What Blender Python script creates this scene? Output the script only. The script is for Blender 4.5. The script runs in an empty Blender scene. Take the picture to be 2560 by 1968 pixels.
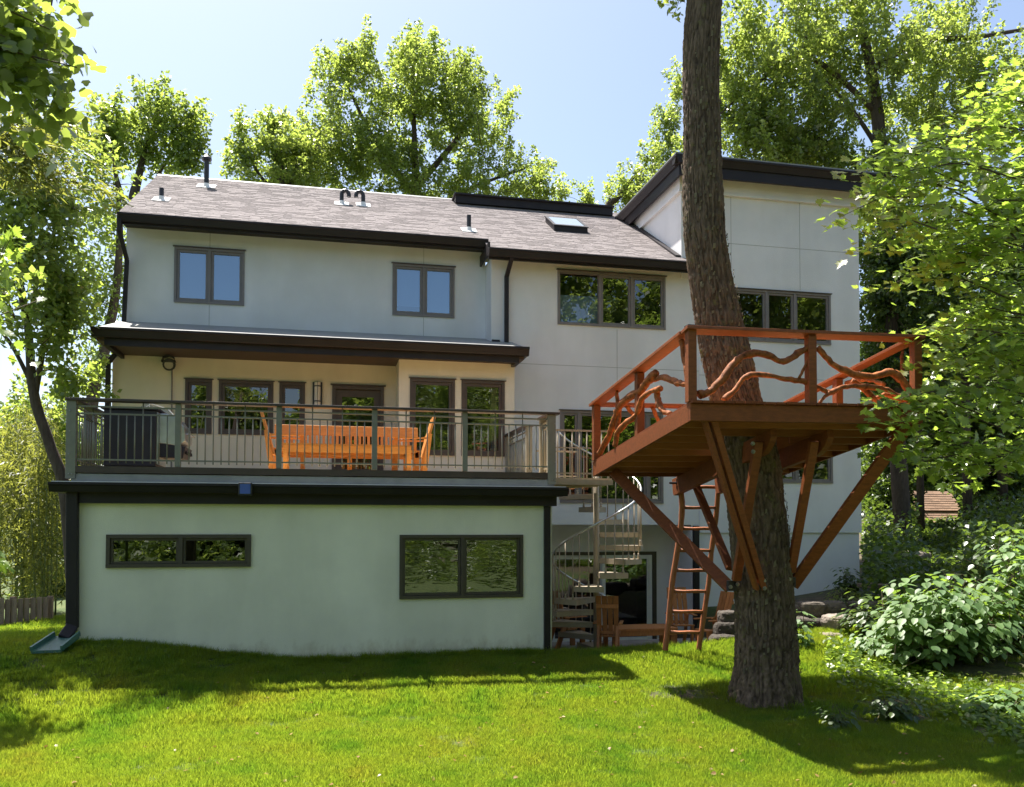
import bpy, math, random
import numpy as np
from mathutils import Vector, Matrix

random.seed(7)
rng = np.random.default_rng(7)
R = math.radians
scn = bpy.context.scene
col = scn.collection

# ------------------------------------------------------------------ camera
CZ = 1.80
FPX, YAW, PITCH, ROLL, SHY = 2124.98, .214752, .0290233, .00138189, 265.9
_F = Vector((math.sin(YAW) * math.cos(PITCH), math.cos(YAW) * math.cos(PITCH), math.sin(PITCH)))
_r0 = Vector((math.cos(YAW), -math.sin(YAW), 0)); _u0 = _r0.cross(_F)
_R = _r0 * math.cos(ROLL) + _u0 * math.sin(ROLL)
_U = -_r0 * math.sin(ROLL) + _u0 * math.cos(ROLL)
cam_d = bpy.data.cameras.new('camera'); cam = bpy.data.objects.new('camera', cam_d); col.objects.link(cam)
m3 = Matrix((_R, _U, -_F)).transposed()
cam.matrix_world = Matrix.Translation((0, 0, CZ)) @ m3.to_4x4()
cam_d.sensor_width = 36; cam_d.lens = FPX / 2560 * 36
cam_d.shift_y = SHY / 2560
cam_d.clip_start = .1; cam_d.clip_end = 3000
scn.camera = cam

# ------------------------------------------------------------------ world, sun, exposure
SUN = Vector((-.20, .38, 1.0)).normalized()          # towards the sun
el = math.asin(SUN.z); az = math.atan2(SUN.x, SUN.y)
w = bpy.data.worlds.new('World'); scn.world = w; w.use_nodes = True
nt = w.node_tree; bg = nt.nodes['Background']
sky = nt.nodes.new('ShaderNodeTexSky'); sky.sky_type = 'NISHITA'; sky.sun_disc = False
sky.sun_elevation = el; sky.sun_rotation = az
sky.air_density = 1.0; sky.dust_density = 2.2; sky.ozone_density = .35; sky.altitude = 50
nt.links.new(sky.outputs[0], bg.inputs[0]); bg.inputs[1].default_value = .077
sl = bpy.data.lights.new('sun', 'SUN'); sl.energy = 5.0; sl.angle = R(.5); sl.color = (1, .955, .88)
so = bpy.data.objects.new('sun', sl); col.objects.link(so)
so.rotation_euler = SUN.to_track_quat('Z', 'Y').to_euler(); so.location = (0, 0, 40)
scn.view_settings.view_transform = 'Standard'
try: scn.view_settings.look = 'None'
except Exception: pass
scn.view_settings.gamma = 1.0; scn.view_settings.exposure = 1.56
scn.view_settings.use_curve_mapping = False
scn.cycles.max_bounces = 10; scn.cycles.diffuse_bounces = 4; scn.cycles.glossy_bounces = 4
scn.cycles.transmission_bounces = 6; scn.cycles.transparent_max_bounces = 12
scn.cycles.use_denoising = True
scn.cycles.sample_clamp_indirect = 8

# ------------------------------------------------------------------ helpers
K = 2560 / 2185.
def ray(x, y):                      # x, y measured on the photo at 2185 px width
    x *= K; y *= K
    return _R * ((x - 1280) / FPX) - _U * ((y - 984 - SHY) / FPX) + _F
def at(x, y, Y):                    # the point of that sight line that lies in the vertical plane Y
    d = ray(x, y); return Vector((0, 0, CZ)) + d * (Y / d.y)
def atp(x, y, p, n):                # ... in the plane through p with normal n
    d = ray(x, y); o = Vector((0, 0, CZ)); return o + d * ((p - o).dot(n) / d.dot(n))
def z4(a, b): return 1109.6 + .4319 * a, 640.1 + .4319 * b

class MB:
    def __init__(s): s.v = []; s.f = []; s.t = []
    def add(s, vs, fs, tint=None):
        n = len(s.v); s.v += [tuple(p) for p in vs]
        s.f += [tuple(i + n for i in f) for f in fs]
        s.t += [tint if tint is not None else .5] * len(fs); return s
    def box(s, x0, x1, y0, y1, z0, z1, tint=None):
        v = [(x, y, z) for z in (z0, z1) for y in (y0, y1) for x in (x0, x1)]
        return s.add(v, [(0, 2, 3, 1), (4, 5, 7, 6), (0, 1, 5, 4), (2, 6, 7, 3), (0, 4, 6, 2), (1, 3, 7, 5)], tint)
    def bar(s, a, b, w, h, up=(0, 0, 1)):      # beam from a to b, w across, h along up
        a = Vector(a); b = Vector(b); d = (b - a).normalized(); up = Vector(up)
        sx = d.cross(up)
        if sx.length < 1e-5: sx = d.cross(Vector((1, 0, 0)))
        sx.normalize(); uz = sx.cross(d).normalized()
        v = []
        for p in (a, b):
            for q, r_ in ((-1, -1), (1, -1), (1, 1), (-1, 1)): v.append(p + sx * (q * w / 2) + uz * (r_ * h / 2))
        return s.add(v, [(3, 2, 1, 0), (4, 5, 6, 7), (0, 1, 5, 4), (1, 2, 6, 5), (2, 3, 7, 6), (3, 0, 4, 7)])
    def hexa(s, bot, top):                      # two quads
        return s.add(list(bot) + list(top), [(3, 2, 1, 0), (4, 5, 6, 7), (0, 1, 5, 4), (1, 2, 6, 5), (2, 3, 7, 6), (3, 0, 4, 7)])
    def prism(s, poly, ax, a, b):               # poly of 2-D points in the other two axes, extruded along ax
        def mk(p, t):
            if ax == 'x': return (t, p[0], p[1])
            if ax == 'y': return (p[0], t, p[1])
            return (p[0], p[1], t)
        n = len(poly); v = [mk(p, a) for p in poly] + [mk(p, b) for p in poly]
        f = [tuple(range(n))[::-1], tuple(range(n, 2 * n))] + [(i, (i + 1) % n, n + (i + 1) % n, n + i) for i in range(n)]
        return s.add(v, f)
    def tube(s, pts, rad, n=8, cap=True, wob=0.):
        pts = [Vector(p) for p in pts]; N = len(pts)
        if not hasattr(rad, '__len__'): rad = [rad] * N
        d0 = (pts[1] - pts[0]).normalized(); ref = Vector((0, 0, 1)) if abs(d0.z) < .9 else Vector((1, 0, 0))
        a = d0.cross(ref).normalized(); vs = []
        for i, p in enumerate(pts):
            d = (pts[min(i + 1, N - 1)] - pts[max(i - 1, 0)]).normalized()
            a = (a - d * a.dot(d)).normalized(); b = d.cross(a)
            for k in range(n):
                th = 2 * math.pi * k / n; rr = rad[i] * (1 + wob * random.uniform(-1, 1))
                vs.append(p + a * (rr * math.cos(th)) + b * (rr * math.sin(th)))
        fs = [(i * n + k, i * n + (k + 1) % n, (i + 1) * n + (k + 1) % n, (i + 1) * n + k) for i in range(N - 1) for k in range(n)]
        if cap: fs += [tuple(range(n))[::-1], tuple((N - 1) * n + k for k in range(n))]
        return s.add(vs, fs)
    def ball(s, c, r, sx=1, sy=1, sz=1, n=8, m=6):
        vs = [];
        for i in range(m + 1):
            ph = math.pi * i / m
            for k in range(n):
                th = 2 * math.pi * k / n
                vs.append((c[0] + r * sx * math.sin(ph) * math.cos(th), c[1] + r * sy * math.sin(ph) * math.sin(th), c[2] + r * sz * math.cos(ph)))
        return s.add(vs, [(i * n + k, (i + 1) * n + k, (i + 1) * n + (k + 1) % n, i * n + (k + 1) % n) for i in range(m) for k in range(n)])

ORG = {}
def tagit(o, label=None, cat=None, group=None, kind=None):
    if label: o['label'] = label
    if cat: o['category'] = cat
    if group: o['group'] = group
    if kind: o['kind'] = kind
    return o
def thing(name, loc, label, cat, group=None):
    o = bpy.data.objects.new(name, None); col.objects.link(o); o.location = loc
    o.empty_display_size = .2
    ORG[o] = Vector(loc); return tagit(o, label, cat, group)
def link(name, me, parent=None, org=None):
    o = bpy.data.objects.new(name, me); col.objects.link(o)
    if parent is not None: o.parent = parent
    ORG[o] = org if org is not None else (ORG[parent] if parent is not None else Vector((0, 0, 0)))
    return o
def obj(name, mb, mat, parent=None, smooth=False, bevel=0., label=None, kind=None, tint=False):
    org = ORG[parent] if parent is not None else Vector((0, 0, 0))
    me = bpy.data.meshes.new(name)
    me.from_pydata([(v[0] - org.x, v[1] - org.y, v[2] - org.z) for v in mb.v], [], mb.f)
    if tint:
        at_ = me.attributes.new('tint', 'FLOAT', 'FACE'); at_.data.foreach_set('value', mb.t)
    if mat: me.materials.append(mat)
    if smooth: me.polygons.foreach_set('use_smooth', [True] * len(me.polygons))
    me.update()
    o = link(name, me, parent)
    if bevel:
        b = o.modifiers.new('bevel', 'BEVEL'); b.width = bevel; b.segments = 2; b.limit_method = 'ANGLE'
    if label: o['label'] = label
    if kind: o['kind'] = kind
    return o
def dup(o, parent, off, name=None):            # a copy sharing its mesh, moved by off
    c = o.copy(); col.objects.link(c); c.parent = parent; c.location = o.location + Vector(off)
    ORG[c] = ORG[parent]; return c

# ------------------------------------------------------------------ materials
def newmat(name):
    m = bpy.data.materials.new(name); m.use_nodes = True; n = m.node_tree.nodes; l = m.node_tree.links
    return m, n, l, n['Principled BSDF'], n['Material Output']
def ramp(n, stops):
    r = n.new('ShaderNodeValToRGB'); e = r.color_ramp.elements
    while len(e) < len(stops): e.new(.5)
    for q, (p, c) in zip(e, stops): q.position = p; q.color = (*c, 1)
    return r
def noise(n, l, scale, detail=6, coord='Object', vec=(1, 1, 1), rough=.55):
    tc = n.new('ShaderNodeTexCoord'); mp = n.new('ShaderNodeMapping'); mp.inputs['Scale'].default_value = vec
    t = n.new('ShaderNodeTexNoise'); t.inputs['Scale'].default_value = scale; t.inputs['Detail'].default_value = detail
    t.inputs['Roughness'].default_value = rough
    l.new(tc.outputs[coord], mp.inputs[0]); l.new(mp.outputs[0], t.inputs[0]); return t
def mul(c, k): return tuple(min(1, x * k) for x in c)
def solid(name, c, rough=.6, var=.15, scale=6, bump=.15, bscale=60, spec=.5, metal=0., vec=(1, 1, 1), bvec=None, stain=0., bdist=.01, splash=False):
    m, n, l, b, out = newmat(name)
    t = noise(n, l, scale, 6, vec=vec); r = ramp(n, [(.3, mul(c, 1 - var)), (.7, mul(c, 1 + var))])
    l.new(t.outputs['Fac'], r.inputs[0]); src = r.outputs[0]
    if stain:
        t2 = noise(n, l, .55, 5, vec=(1.6, 1.6, .35)); r2 = ramp(n, [(.40, (1 - stain, 1 - stain, 1 - stain * 1.1)), (.62, (1, 1, 1))])
        l.new(t2.outputs['Fac'], r2.inputs[0]); mx = n.new('ShaderNodeMixRGB'); mx.blend_type = 'MULTIPLY'; mx.inputs[0].default_value = 1
        l.new(src, mx.inputs[1]); l.new(r2.outputs[0], mx.inputs[2]); src = mx.outputs[0]
    if splash:                       # soil splashed on the foot of the wall
        ge = n.new('ShaderNodeNewGeometry'); sx = n.new('ShaderNodeSeparateXYZ'); l.new(ge.outputs['Position'], sx.inputs[0])
        ma = n.new('ShaderNodeMapRange'); ma.inputs['From Min'].default_value = -.35; ma.inputs['From Max'].default_value = .55; l.new(sx.outputs['Z'], ma.inputs[0])
        t3 = noise(n, l, 3.5, 8, vec=(1, 1, .6), rough=.7); ad = n.new('ShaderNodeMath'); ad.operation = 'ADD'; l.new(ma.outputs[0], ad.inputs[0]); l.new(t3.outputs['Fac'], ad.inputs[1])
        r4 = ramp(n, [(.45, (.55, .46, .38)), (.85, (1, 1, 1))]); l.new(ad.outputs[0], r4.inputs[0]); m4 = n.new('ShaderNodeMixRGB'); m4.blend_type = 'MULTIPLY'; m4.inputs[0].default_value = .8
        l.new(src, m4.inputs[1]); l.new(r4.outputs[0], m4.inputs[2]); src = m4.outputs[0]
    l.new(src, b.inputs['Base Color'])
    b.inputs['Roughness'].default_value = rough; b.inputs['Specular IOR Level'].default_value = spec; b.inputs['Metallic'].default_value = metal
    if bump:
        tb = noise(n, l, bscale, 5, vec=bvec or vec); bp = n.new('ShaderNodeBump'); bp.inputs['Strength'].default_value = bump
        bp.inputs['Distance'].default_value = bdist
        l.new(tb.outputs['Fac'], bp.inputs['Height']); l.new(bp.outputs[0], b.inputs['Normal'])
    return m
M = {}
M['stucco'] = solid('stucco', (.745, .735, .745), .9, .05, 1.3, .5, 70, .2, stain=.08)
M['stucco_deck_bounce'] = solid('stucco_porch_bounce', (.74, .69, .59), .9, .06, 1.3, .5, 70, .2, stain=.08)  # warm light bounced off the deck is put into this wall colour
M['stucco_lower_bounce'] = solid('stucco_lower_bounce', (.79, .775, .63), .9, .07, 1.1, .5, 70, .2, stain=.11, splash=True)  # yellow-green bounce from the lawn is put into the base colour
M['joint'] = solid('joint', (.34, .34, .32), .9, .05)
M['trim'] = solid('bronze_trim', (.020, .016, .018), .5, .2, 3, .08, 30, spec=.3)
M['soffit'] = solid('soffit', (.075, .045, .035), .6, .15, 3, .05)
M['wood_frame'] = solid('brown_frame', (.075, .055, .048), .45, .12, 8, .05)
M['taupe_frame'] = solid('taupe_frame', (.19, .165, .16), .45, .08, 8, .05)
M['olive_frame'] = solid('olive_frame', (.060, .048, .036), .45, .1, 8, .05)
M['white_frame'] = solid('white_frame', (.72, .72, .70), .4, .05)
M['flash'] = solid('pale_flashing', (.24, .24, .235), .45, .15, 4, .08, 20)
M['whiteflash'] = solid('white_flashing', (.78, .77, .75), .4, .1)
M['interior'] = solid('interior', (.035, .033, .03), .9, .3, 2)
M['blind'] = solid('blind', (.22, .30, .44), .8, .03, 3)  # blue stands in for the sky reflected in the panes
M['pipe'] = solid('vent_pipe', (.022, .020, .024), .4, .2)
M['rail'] = solid('rail_metal', (.19, .185, .15), .42, .1, 9, .04)
M['railcap'] = solid('rail_cap', (.055, .036, .030), .4, .2, 5, .05)
M['stairm'] = solid('stair_metal', (.36, .30, .22), .4, .1, 9, .04)
M['steel'] = solid('steel', (.55, .55, .55), .3, .1, 9, .03, metal=.9)
M['bolt'] = solid('bolt', (.30, .29, .28), .4, .1, metal=.8)
def wood(name, c, gvec=(1, 1, 1), rough=.55, var=.28, bump=.25, spec=.4):
    m, n, l, b, out = newmat(name)
    t = noise(n, l, 7, 8, vec=gvec, rough=.65); r = ramp(n, [(.28, mul(c, 1 - var)), (.5, c), (.75, mul(c, 1 + var))])
    l.new(t.outputs['Fac'], r.inputs[0])
    oi = n.new('ShaderNodeObjectInfo'); hs = n.new('ShaderNodeHueSaturation')
    mr = n.new('ShaderNodeMapRange'); mr.inputs['To Min'].default_value = .82; mr.inputs['To Max'].default_value = 1.18
    l.new(oi.outputs['Random'], mr.inputs[0]); l.new(mr.outputs[0], hs.inputs['Value']); l.new(r.outputs[0], hs.inputs['Color'])
    l.new(hs.outputs[0], b.inputs['Base Color'])
    b.inputs['Roughness'].default_value = rough; b.inputs['Specular IOR Level'].default_value = spec
    bp = n.new('ShaderNodeBump'); bp.inputs['Strength'].default_value = bump; bp.inputs['Distance'].default_value = .008
    l.new(t.outputs['Fac'], bp.inputs['Height']); l.new(bp.outputs[0], b.inputs['Normal'])
    return m
M['tree_wood'] = wood('stained_timber', (.205, .057, .015), (1.2, 4, 4), var=.30, bump=.25)
M['tree_board'] = wood('stained_deck_board', (.19, .048, .013), (5, .5, 5), var=.2)  # dark underside: shade between the joists is put into the colour
M['tree_board_top'] = wood('bounce_deck_board', (.56, .22, .075), (5, .5, 5), var=.2)  # paler top face, so more sunlight bounces up to the rails
M['tree_joist'] = wood('lit_joist', (.28, .095, .03), (.6, 4, 4), var=.2)  # paler than the other timber: light off the grass is painted in
M['branch'] = wood('branch_wood', (.27, .085, .024), (2.2, 2.2, 2.2), .7, .75, 1.2, .25)
M['ladder'] = wood('ladder_wood', (.30, .105, .045), (3, 3, 1), .65, .35, .5)
M['cedar'] = wood('cedar', (.52, .23, .055), (1, 4, 4), .5, .2, .15)
M['cedar2'] = wood('cedar_chair', (.36, .15, .05), (4, 4, 1), .55, .25, .15)
M['deckboard'] = wood('deck_board', (.74, .51, .27), (.6, 4, 4), .65, .2, .3)
M['fence'] = wood('fence_board', (.25, .18, .13), (5, 5, .6), .8, .3, .5)
M['grill'] = solid('grill_enamel', (.022, .017, .028), .5, .2)
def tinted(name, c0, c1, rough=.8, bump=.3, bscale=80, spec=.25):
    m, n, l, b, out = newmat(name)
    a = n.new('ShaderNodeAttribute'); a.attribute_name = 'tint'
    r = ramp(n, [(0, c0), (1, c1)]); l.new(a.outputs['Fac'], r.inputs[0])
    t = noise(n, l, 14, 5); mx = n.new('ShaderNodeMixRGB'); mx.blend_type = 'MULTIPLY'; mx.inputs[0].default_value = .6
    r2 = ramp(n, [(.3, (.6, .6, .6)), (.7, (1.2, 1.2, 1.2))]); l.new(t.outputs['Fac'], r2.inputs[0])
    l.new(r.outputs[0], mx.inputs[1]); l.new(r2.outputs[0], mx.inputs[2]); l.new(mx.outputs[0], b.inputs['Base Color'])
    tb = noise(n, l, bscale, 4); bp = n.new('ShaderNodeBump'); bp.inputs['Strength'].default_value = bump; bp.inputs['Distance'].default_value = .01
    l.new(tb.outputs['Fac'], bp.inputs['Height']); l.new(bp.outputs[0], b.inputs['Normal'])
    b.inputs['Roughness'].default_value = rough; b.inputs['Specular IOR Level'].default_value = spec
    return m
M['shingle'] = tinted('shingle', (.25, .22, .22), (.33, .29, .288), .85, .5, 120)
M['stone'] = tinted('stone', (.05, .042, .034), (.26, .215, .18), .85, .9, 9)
def leafmat(name, c0, c1, tr, rough=.42, trf=.5, spec=.5, hair=False):
    m, n, l, b, out = newmat(name)
    a = n.new('ShaderNodeAttribute'); a.attribute_name = 'tint'
    r = ramp(n, [(0, c0), (1, c1)]); l.new(a.outputs['Fac'], r.inputs[0])
    l.new(r.outputs[0], b.inputs['Base Color']); b.inputs['Roughness'].default_value = rough; b.inputs['Specular IOR Level'].default_value = spec
    tl = n.new('ShaderNodeBsdfTranslucent'); r2 = ramp(n, [(0, mul(tr, .7)), (1, mul(tr, 1.25))])
    l.new(a.outputs['Fac'], r2.inputs[0]); l.new(r2.outputs[0], tl.inputs[0])
    mx = n.new('ShaderNodeMixShader'); mx.inputs[0].default_value = trf
    l.new(b.outputs[0], mx.inputs[1]); l.new(tl.outputs[0], mx.inputs[2]); l.new(mx.outputs[0], out.inputs[0])
    return m
def grassmat():
    m = leafmat('grass_blade', (.022, .052, .007), (.068, .10, .015), (.40, .53, .036), rough=.34, trf=.6); n = m.node_tree.nodes; l = m.node_tree.links
    ge = n.new('ShaderNodeNewGeometry'); t = n.new('ShaderNodeTexNoise'); t.inputs['Scale'].default_value = 1.15; t.inputs['Detail'].default_value = 7; t.inputs['Roughness'].default_value = .68
    l.new(ge.outputs['Position'], t.inputs[0]); r = ramp(n, [(.34, (.58, .80, .75)), (.50, (1, 1, 1)), (.60, (1.05, .97, 1.0)), (.72, (1.15, .84, 1.1))]); l.new(t.outputs['Fac'], r.inputs[0])
    for node, sock in ((n['Principled BSDF'], 'Base Color'), ([q for q in n if q.type == 'BSDF_TRANSLUCENT'][0], 'Color')):
        src = node.inputs[sock].links[0].from_socket; mx = n.new('ShaderNodeMixRGB'); mx.blend_type = 'MULTIPLY'; mx.inputs[0].default_value = 1
        l.new(src, mx.inputs[1]); l.new(r.outputs[0], mx.inputs[2]); l.new(mx.outputs[0], node.inputs[sock])
    return m
M['leaf_oak'] = leafmat('oak_leaf', (.045, .078, .016), (.115, .15, .032), (.46, .57, .10), rough=.30, spec=1.0, trf=.58)
M['leaf_left'] = leafmat('left_tree_leaf', (.05, .09, .018), (.12, .165, .04), (.45, .57, .09), rough=.32, spec=.9, trf=.55)
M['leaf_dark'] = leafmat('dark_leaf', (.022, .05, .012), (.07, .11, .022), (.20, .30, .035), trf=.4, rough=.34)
M['leaf_maple'] = leafmat('maple_leaf', (.055, .105, .016), (.13, .175, .03), (.44, .61, .075), trf=.55, rough=.34, spec=.7)
M['leaf_shrub'] = leafmat('shrub_leaf', (.07, .14, .045), (.165, .25, .095), (.34, .52, .055), rough=.5, trf=.35, spec=.45)
M['leaf_bamboo'] = leafmat('bamboo_leaf', (.07, .10, .02), (.16, .17, .04), (.36, .38, .06), trf=.5)
M['grass'] = grassmat()
M['culm'] = solid('bamboo_culm', (.16, .20, .07), .5, .3, 4)
M['stem'] = solid('stem', (.10, .075, .04), .8, .3)
M['twig'] = solid('twig_bark', (.045, .034, .026), .9, .3, 6, .4, 30)
def barkmat(name, c0, c1, moss=None, furrow=False):
    m, n, l, b, out = newmat(name)
    t = noise(n, l, 9, 9, vec=(2.2, 2.2, .45), rough=.7); r = ramp(n, [(.3, c0), (.7, c1)]); l.new(t.outputs['Fac'], r.inputs[0])
    src = r.outputs[0]
    if furrow:
        fa = n.new('ShaderNodeAttribute'); fa.attribute_name = 'furrow'; rf = ramp(n, [(.2, (.6, .57, .55)), (.8, (1.12, 1.08, 1.05))]); l.new(fa.outputs['Fac'], rf.inputs[0])
        mf = n.new('ShaderNodeMixRGB'); mf.blend_type = 'MULTIPLY'; mf.inputs[0].default_value = 1; l.new(src, mf.inputs[1]); l.new(rf.outputs[0], mf.inputs[2]); src = mf.outputs[0]
    if moss:
        t2 = noise(n, l, 5.5, 8, rough=.75); r2 = ramp(n, [(.56, (0, 0, 0)), (.66, (1, 1, 1))]); l.new(t2.outputs['Fac'], r2.inputs[0])
        mx = n.new('ShaderNodeMixRGB'); l.new(r2.outputs[0], mx.inputs[0]); l.new(src, mx.inputs[1]); mx.inputs[2].default_value = (*moss, 1); src = mx.outputs[0]
    l.new(src, b.inputs['Base Color']); b.inputs['Roughness'].default_value = .92; b.inputs['Specular IOR Level'].default_value = .2
    bp = n.new('ShaderNodeBump'); bp.inputs['Strength'].default_value = .9; bp.inputs['Distance'].default_value = .02
    l.new(t.outputs['Fac'], bp.inputs['Height']); l.new(bp.outputs[0], b.inputs['Normal']); return m
M['bark'] = barkmat('big_bark', (.060, .044, .031), (.185, .135, .097), (.13, .12, .045), True)
M['bark2'] = barkmat('bark', (.05, .038, .030), (.13, .10, .08))
def glassmat(name, ior, wavy, tint):
    m, n, l, b, out = newmat(name); n.remove(b)
    tr = n.new('ShaderNodeBsdfTransparent'); tr.inputs[0].default_value = (*tint, 1)
    g = n.new('ShaderNodeBsdfGlossy'); g.inputs['Roughness'].default_value = .004; g.inputs[0].default_value = (.95, .97, 1, 1)
    lw = n.new('ShaderNodeLayerWeight'); lw.inputs[0].default_value = .5; ge = n.new('ShaderNodeNewGeometry')     # Schlick reflectance on the outer face only
    f0 = ((ior - 1) / (ior + 1)) ** 2; pw = n.new('ShaderNodeMath'); pw.operation = 'POWER'; pw.inputs[1].default_value = 5; l.new(lw.outputs['Facing'], pw.inputs[0])
    ma = n.new('ShaderNodeMath'); ma.operation = 'MULTIPLY_ADD'; ma.inputs[1].default_value = 1 - f0; ma.inputs[2].default_value = f0; l.new(pw.outputs[0], ma.inputs[0])
    bf = n.new('ShaderNodeMath'); bf.operation = 'SUBTRACT'; bf.inputs[0].default_value = 1; l.new(ge.outputs['Backfacing'], bf.inputs[1])
    fr = n.new('ShaderNodeMath'); fr.operation = 'MULTIPLY'; l.new(ma.outputs[0], fr.inputs[0]); l.new(bf.outputs[0], fr.inputs[1])
    t = noise(n, l, wavy[0], 3, vec=wavy[2]); bp = n.new('ShaderNodeBump'); bp.inputs['Strength'].default_value = wavy[1]; bp.inputs['Distance'].default_value = .02
    l.new(t.outputs['Fac'], bp.inputs['Height']); l.new(bp.outputs[0], g.inputs['Normal'])
    mx = n.new('ShaderNodeMixShader'); l.new(fr.outputs[0], mx.inputs[0]); l.new(tr.outputs[0], mx.inputs[1]); l.new(g.outputs[0], mx.inputs[2])
    l.new(mx.outputs[0], out.inputs[0]); return m
M['glass'] = glassmat('window_glass', 2.15, (1.2, .04, (1, 1, 1)), (.75, .78, .76))
M['glass_sky'] = glassmat('coated_glass', 3.4, (1.2, .03, (1, 1, 1)), (.7, .76, .8)); M['glass_sky'].node_tree.nodes['Glossy BSDF'].inputs[0].default_value = (.70, .86, 1, 1)
M['glass_wavy'] = glassmat('wavy_glass', 2.4, (2.2, .22, (.8, 1, 2.2)), (.7, .72, .7))

# ------------------------------------------------------------------ terrain
def sm(x, a, b):
    t = np.clip((x - a) / (b - a), 0, 1); return t * t * (3 - 2 * t)
def G(x, y):
    x = np.asarray(x, float); y = np.asarray(y, float)
    z = np.interp(y, [-40, 0, 4, 8, 10.8, 12.3, 13.6, 16, 60], [-.6, -.8, -.82, -.74, -.63, -.44, -.30, -.2, -.2])
    z = z + sm(x, 5.6, 8.2) * sm(y, 11.2, 13.0) * .15 * (1 - sm(x, 30, 40))
    z = z + sm(-x, .2, 3.6) * sm(y, 10.5, 13.4) * .36 * (1 - sm(y, 14.2, 17.5)) - sm(-x, 5, 11) * sm(y, 12, 18) * .55
    z = z + np.clip(x - 8.6, 0, 8) * .10 * sm(y, 6, 10) + np.clip(x - 10.5, 0, 20) * .10 * sm(y, 14, 22)
    pat = sm(x, 3.5, 3.75) * (1 - sm(x, 7.9, 8.3)) * sm(y, 13.55, 14.0) * (1 - sm(y, 20, 21))
    z = z * (1 - pat) + np.where(y > 16.9, -.98, -.64) * pat
    return z + .010 * np.sin(x * 1.7 + 1) * np.sin(y * 1.3)
xs = np.unique(np.concatenate([np.linspace(-400, -30, 8), np.linspace(-30, -11, 14), np.linspace(-11, 13, 150), np.linspace(13, 40, 30), np.linspace(40, 400, 8)]))
ys = np.unique(np.concatenate([np.linspace(-200, -20, 6), np.linspace(-20, 3, 16), np.linspace(3, 21, 120), np.linspace(21, 60, 24), np.linspace(60, 900, 8)]))
gx, gy = np.meshgrid(xs, ys); gz = G(gx, gy)
def grid_mesh(name, P, nx, ny):
    me = bpy.data.meshes.new(name); idx = np.arange(nx * ny).reshape(ny, nx)
    f = np.stack([idx[:-1, :-1], idx[:-1, 1:], idx[1:, 1:], idx[1:, :-1]], -1).reshape(-1, 4)
    fast(me, P, f); return me
def fast(me, P, F, tint=None):
    P = np.asarray(P, np.float32); F = np.asarray(F, np.int32); k = F.shape[1]
    me.vertices.add(len(P)); me.vertices.foreach_set('co', P.ravel())
    me.loops.add(F.size); me.loops.foreach_set('vertex_index', F.ravel())
    me.polygons.add(len(F)); me.polygons.foreach_set('loop_start', np.arange(0, F.size, k, dtype=np.int32))
    if tint is not None:
        a = me.attributes.new('tint', 'FLOAT', 'FACE'); a.data.foreach_set('value', np.asarray(tint, np.float32))
    me.update(calc_edges=True); me.validate()
gm, n, l, b, out = newmat('lawn_soil')
t = noise(n, l, 1.1, 8, rough=.65); r = ramp(n, [(.35, (.035, .065, .012)), (.62, (.075, .095, .022)), (.78, (.12, .10, .045))])
l.new(t.outputs['Fac'], r.inputs[0])
at1 = n.new('ShaderNodeAttribute'); at1.attribute_name = 'bare'
t2 = noise(n, l, 9, 8); r3 = ramp(n, [(.3, (.040, .028, .018)), (.7, (.135, .098, .058))]); l.new(t2.outputs['Fac'], r3.inputs[0])
mx = n.new('ShaderNodeMixRGB'); l.new(at1.outputs['Fac'], mx.inputs[0]); l.new(r.outputs[0], mx.inputs[1]); l.new(r3.outputs[0], mx.inputs[2])
l.new(mx.outputs[0], b.inputs['Base Color']); b.inputs['Roughness'].default_value = .95
tb = noise(n, l, 22, 6); bp = n.new('ShaderNodeBump'); bp.inputs['Strength'].default_value = .8; bp.inputs['Distance'].default_value = .03
l.new(tb.outputs['Fac'], bp.inputs['Height']); l.new(bp.outputs[0], b.inputs['Normal'])
def bare(x, y):                     # bare soil: on the hump left of the big tree, on the shaded bank, in the wood, on the patio bed
    x = np.asarray(x, float); y = np.asarray(y, float)
    brk = np.clip(.62 + .55 * np.sin(6.3 * x + 2.1 * np.sin(4.7 * y)) * np.sin(5.1 * y + 1.7 * np.sin(7.9 * x + 1)), 0, 1.1)
    def blob(cx, cy, rx, ry): return np.clip(1.35 - ((x - cx) / rx) ** 2 - ((y - cy) / ry) ** 2, 0, 1)
    q = np.maximum.reduce([blob(4.95, 11.2, .8, .36) * .85 * brk, blob(6.95, 10.2, 1.45, 1.1) * .85 * brk, blob(6.0, 10.75, .52, .48), blob(8.2, 8.6, 1.1, .9) * .45,
                           .55 * sm(x, 8.8, 9.6) * sm(y, 9.5, 11), sm(x, 12.4, 13.5) * .9, blob(10.3, 15.8, 2.1, 2.2)])
    pat = sm(x, 3.55, 3.7) * (1 - sm(x, 8.0, 8.3)) * sm(y, 13.6, 13.9) * (1 - sm(y, 20, 21))
    return np.clip(np.maximum(q, pat), 0, 1)
P = np.stack([gx.ravel(), gy.ravel(), gz.ravel()], 1)
me = grid_mesh('ground', P, len(xs), len(ys)); me.materials.append(gm)
a = me.attributes.new('bare', 'FLOAT', 'POINT'); a.data.foreach_set('value', bare(P[:, 0], P[:, 1]).astype(np.float32))
me.polygons.foreach_set('use_smooth', [True] * len(me.polygons))
ground = link('ground', me); ground['kind'] = 'structure'
mb = MB().box(3.72, 8.0, 13.98, 16.88, -.9, -.60).box(3.72, 8.0, 16.882, 18.88, -1.0, -.94)
patio = obj('patio', mb, solid('patio_slab', (.24, .22, .20), .85, .2, 3, .3, 30)); patio['kind'] = 'structure'

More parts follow.
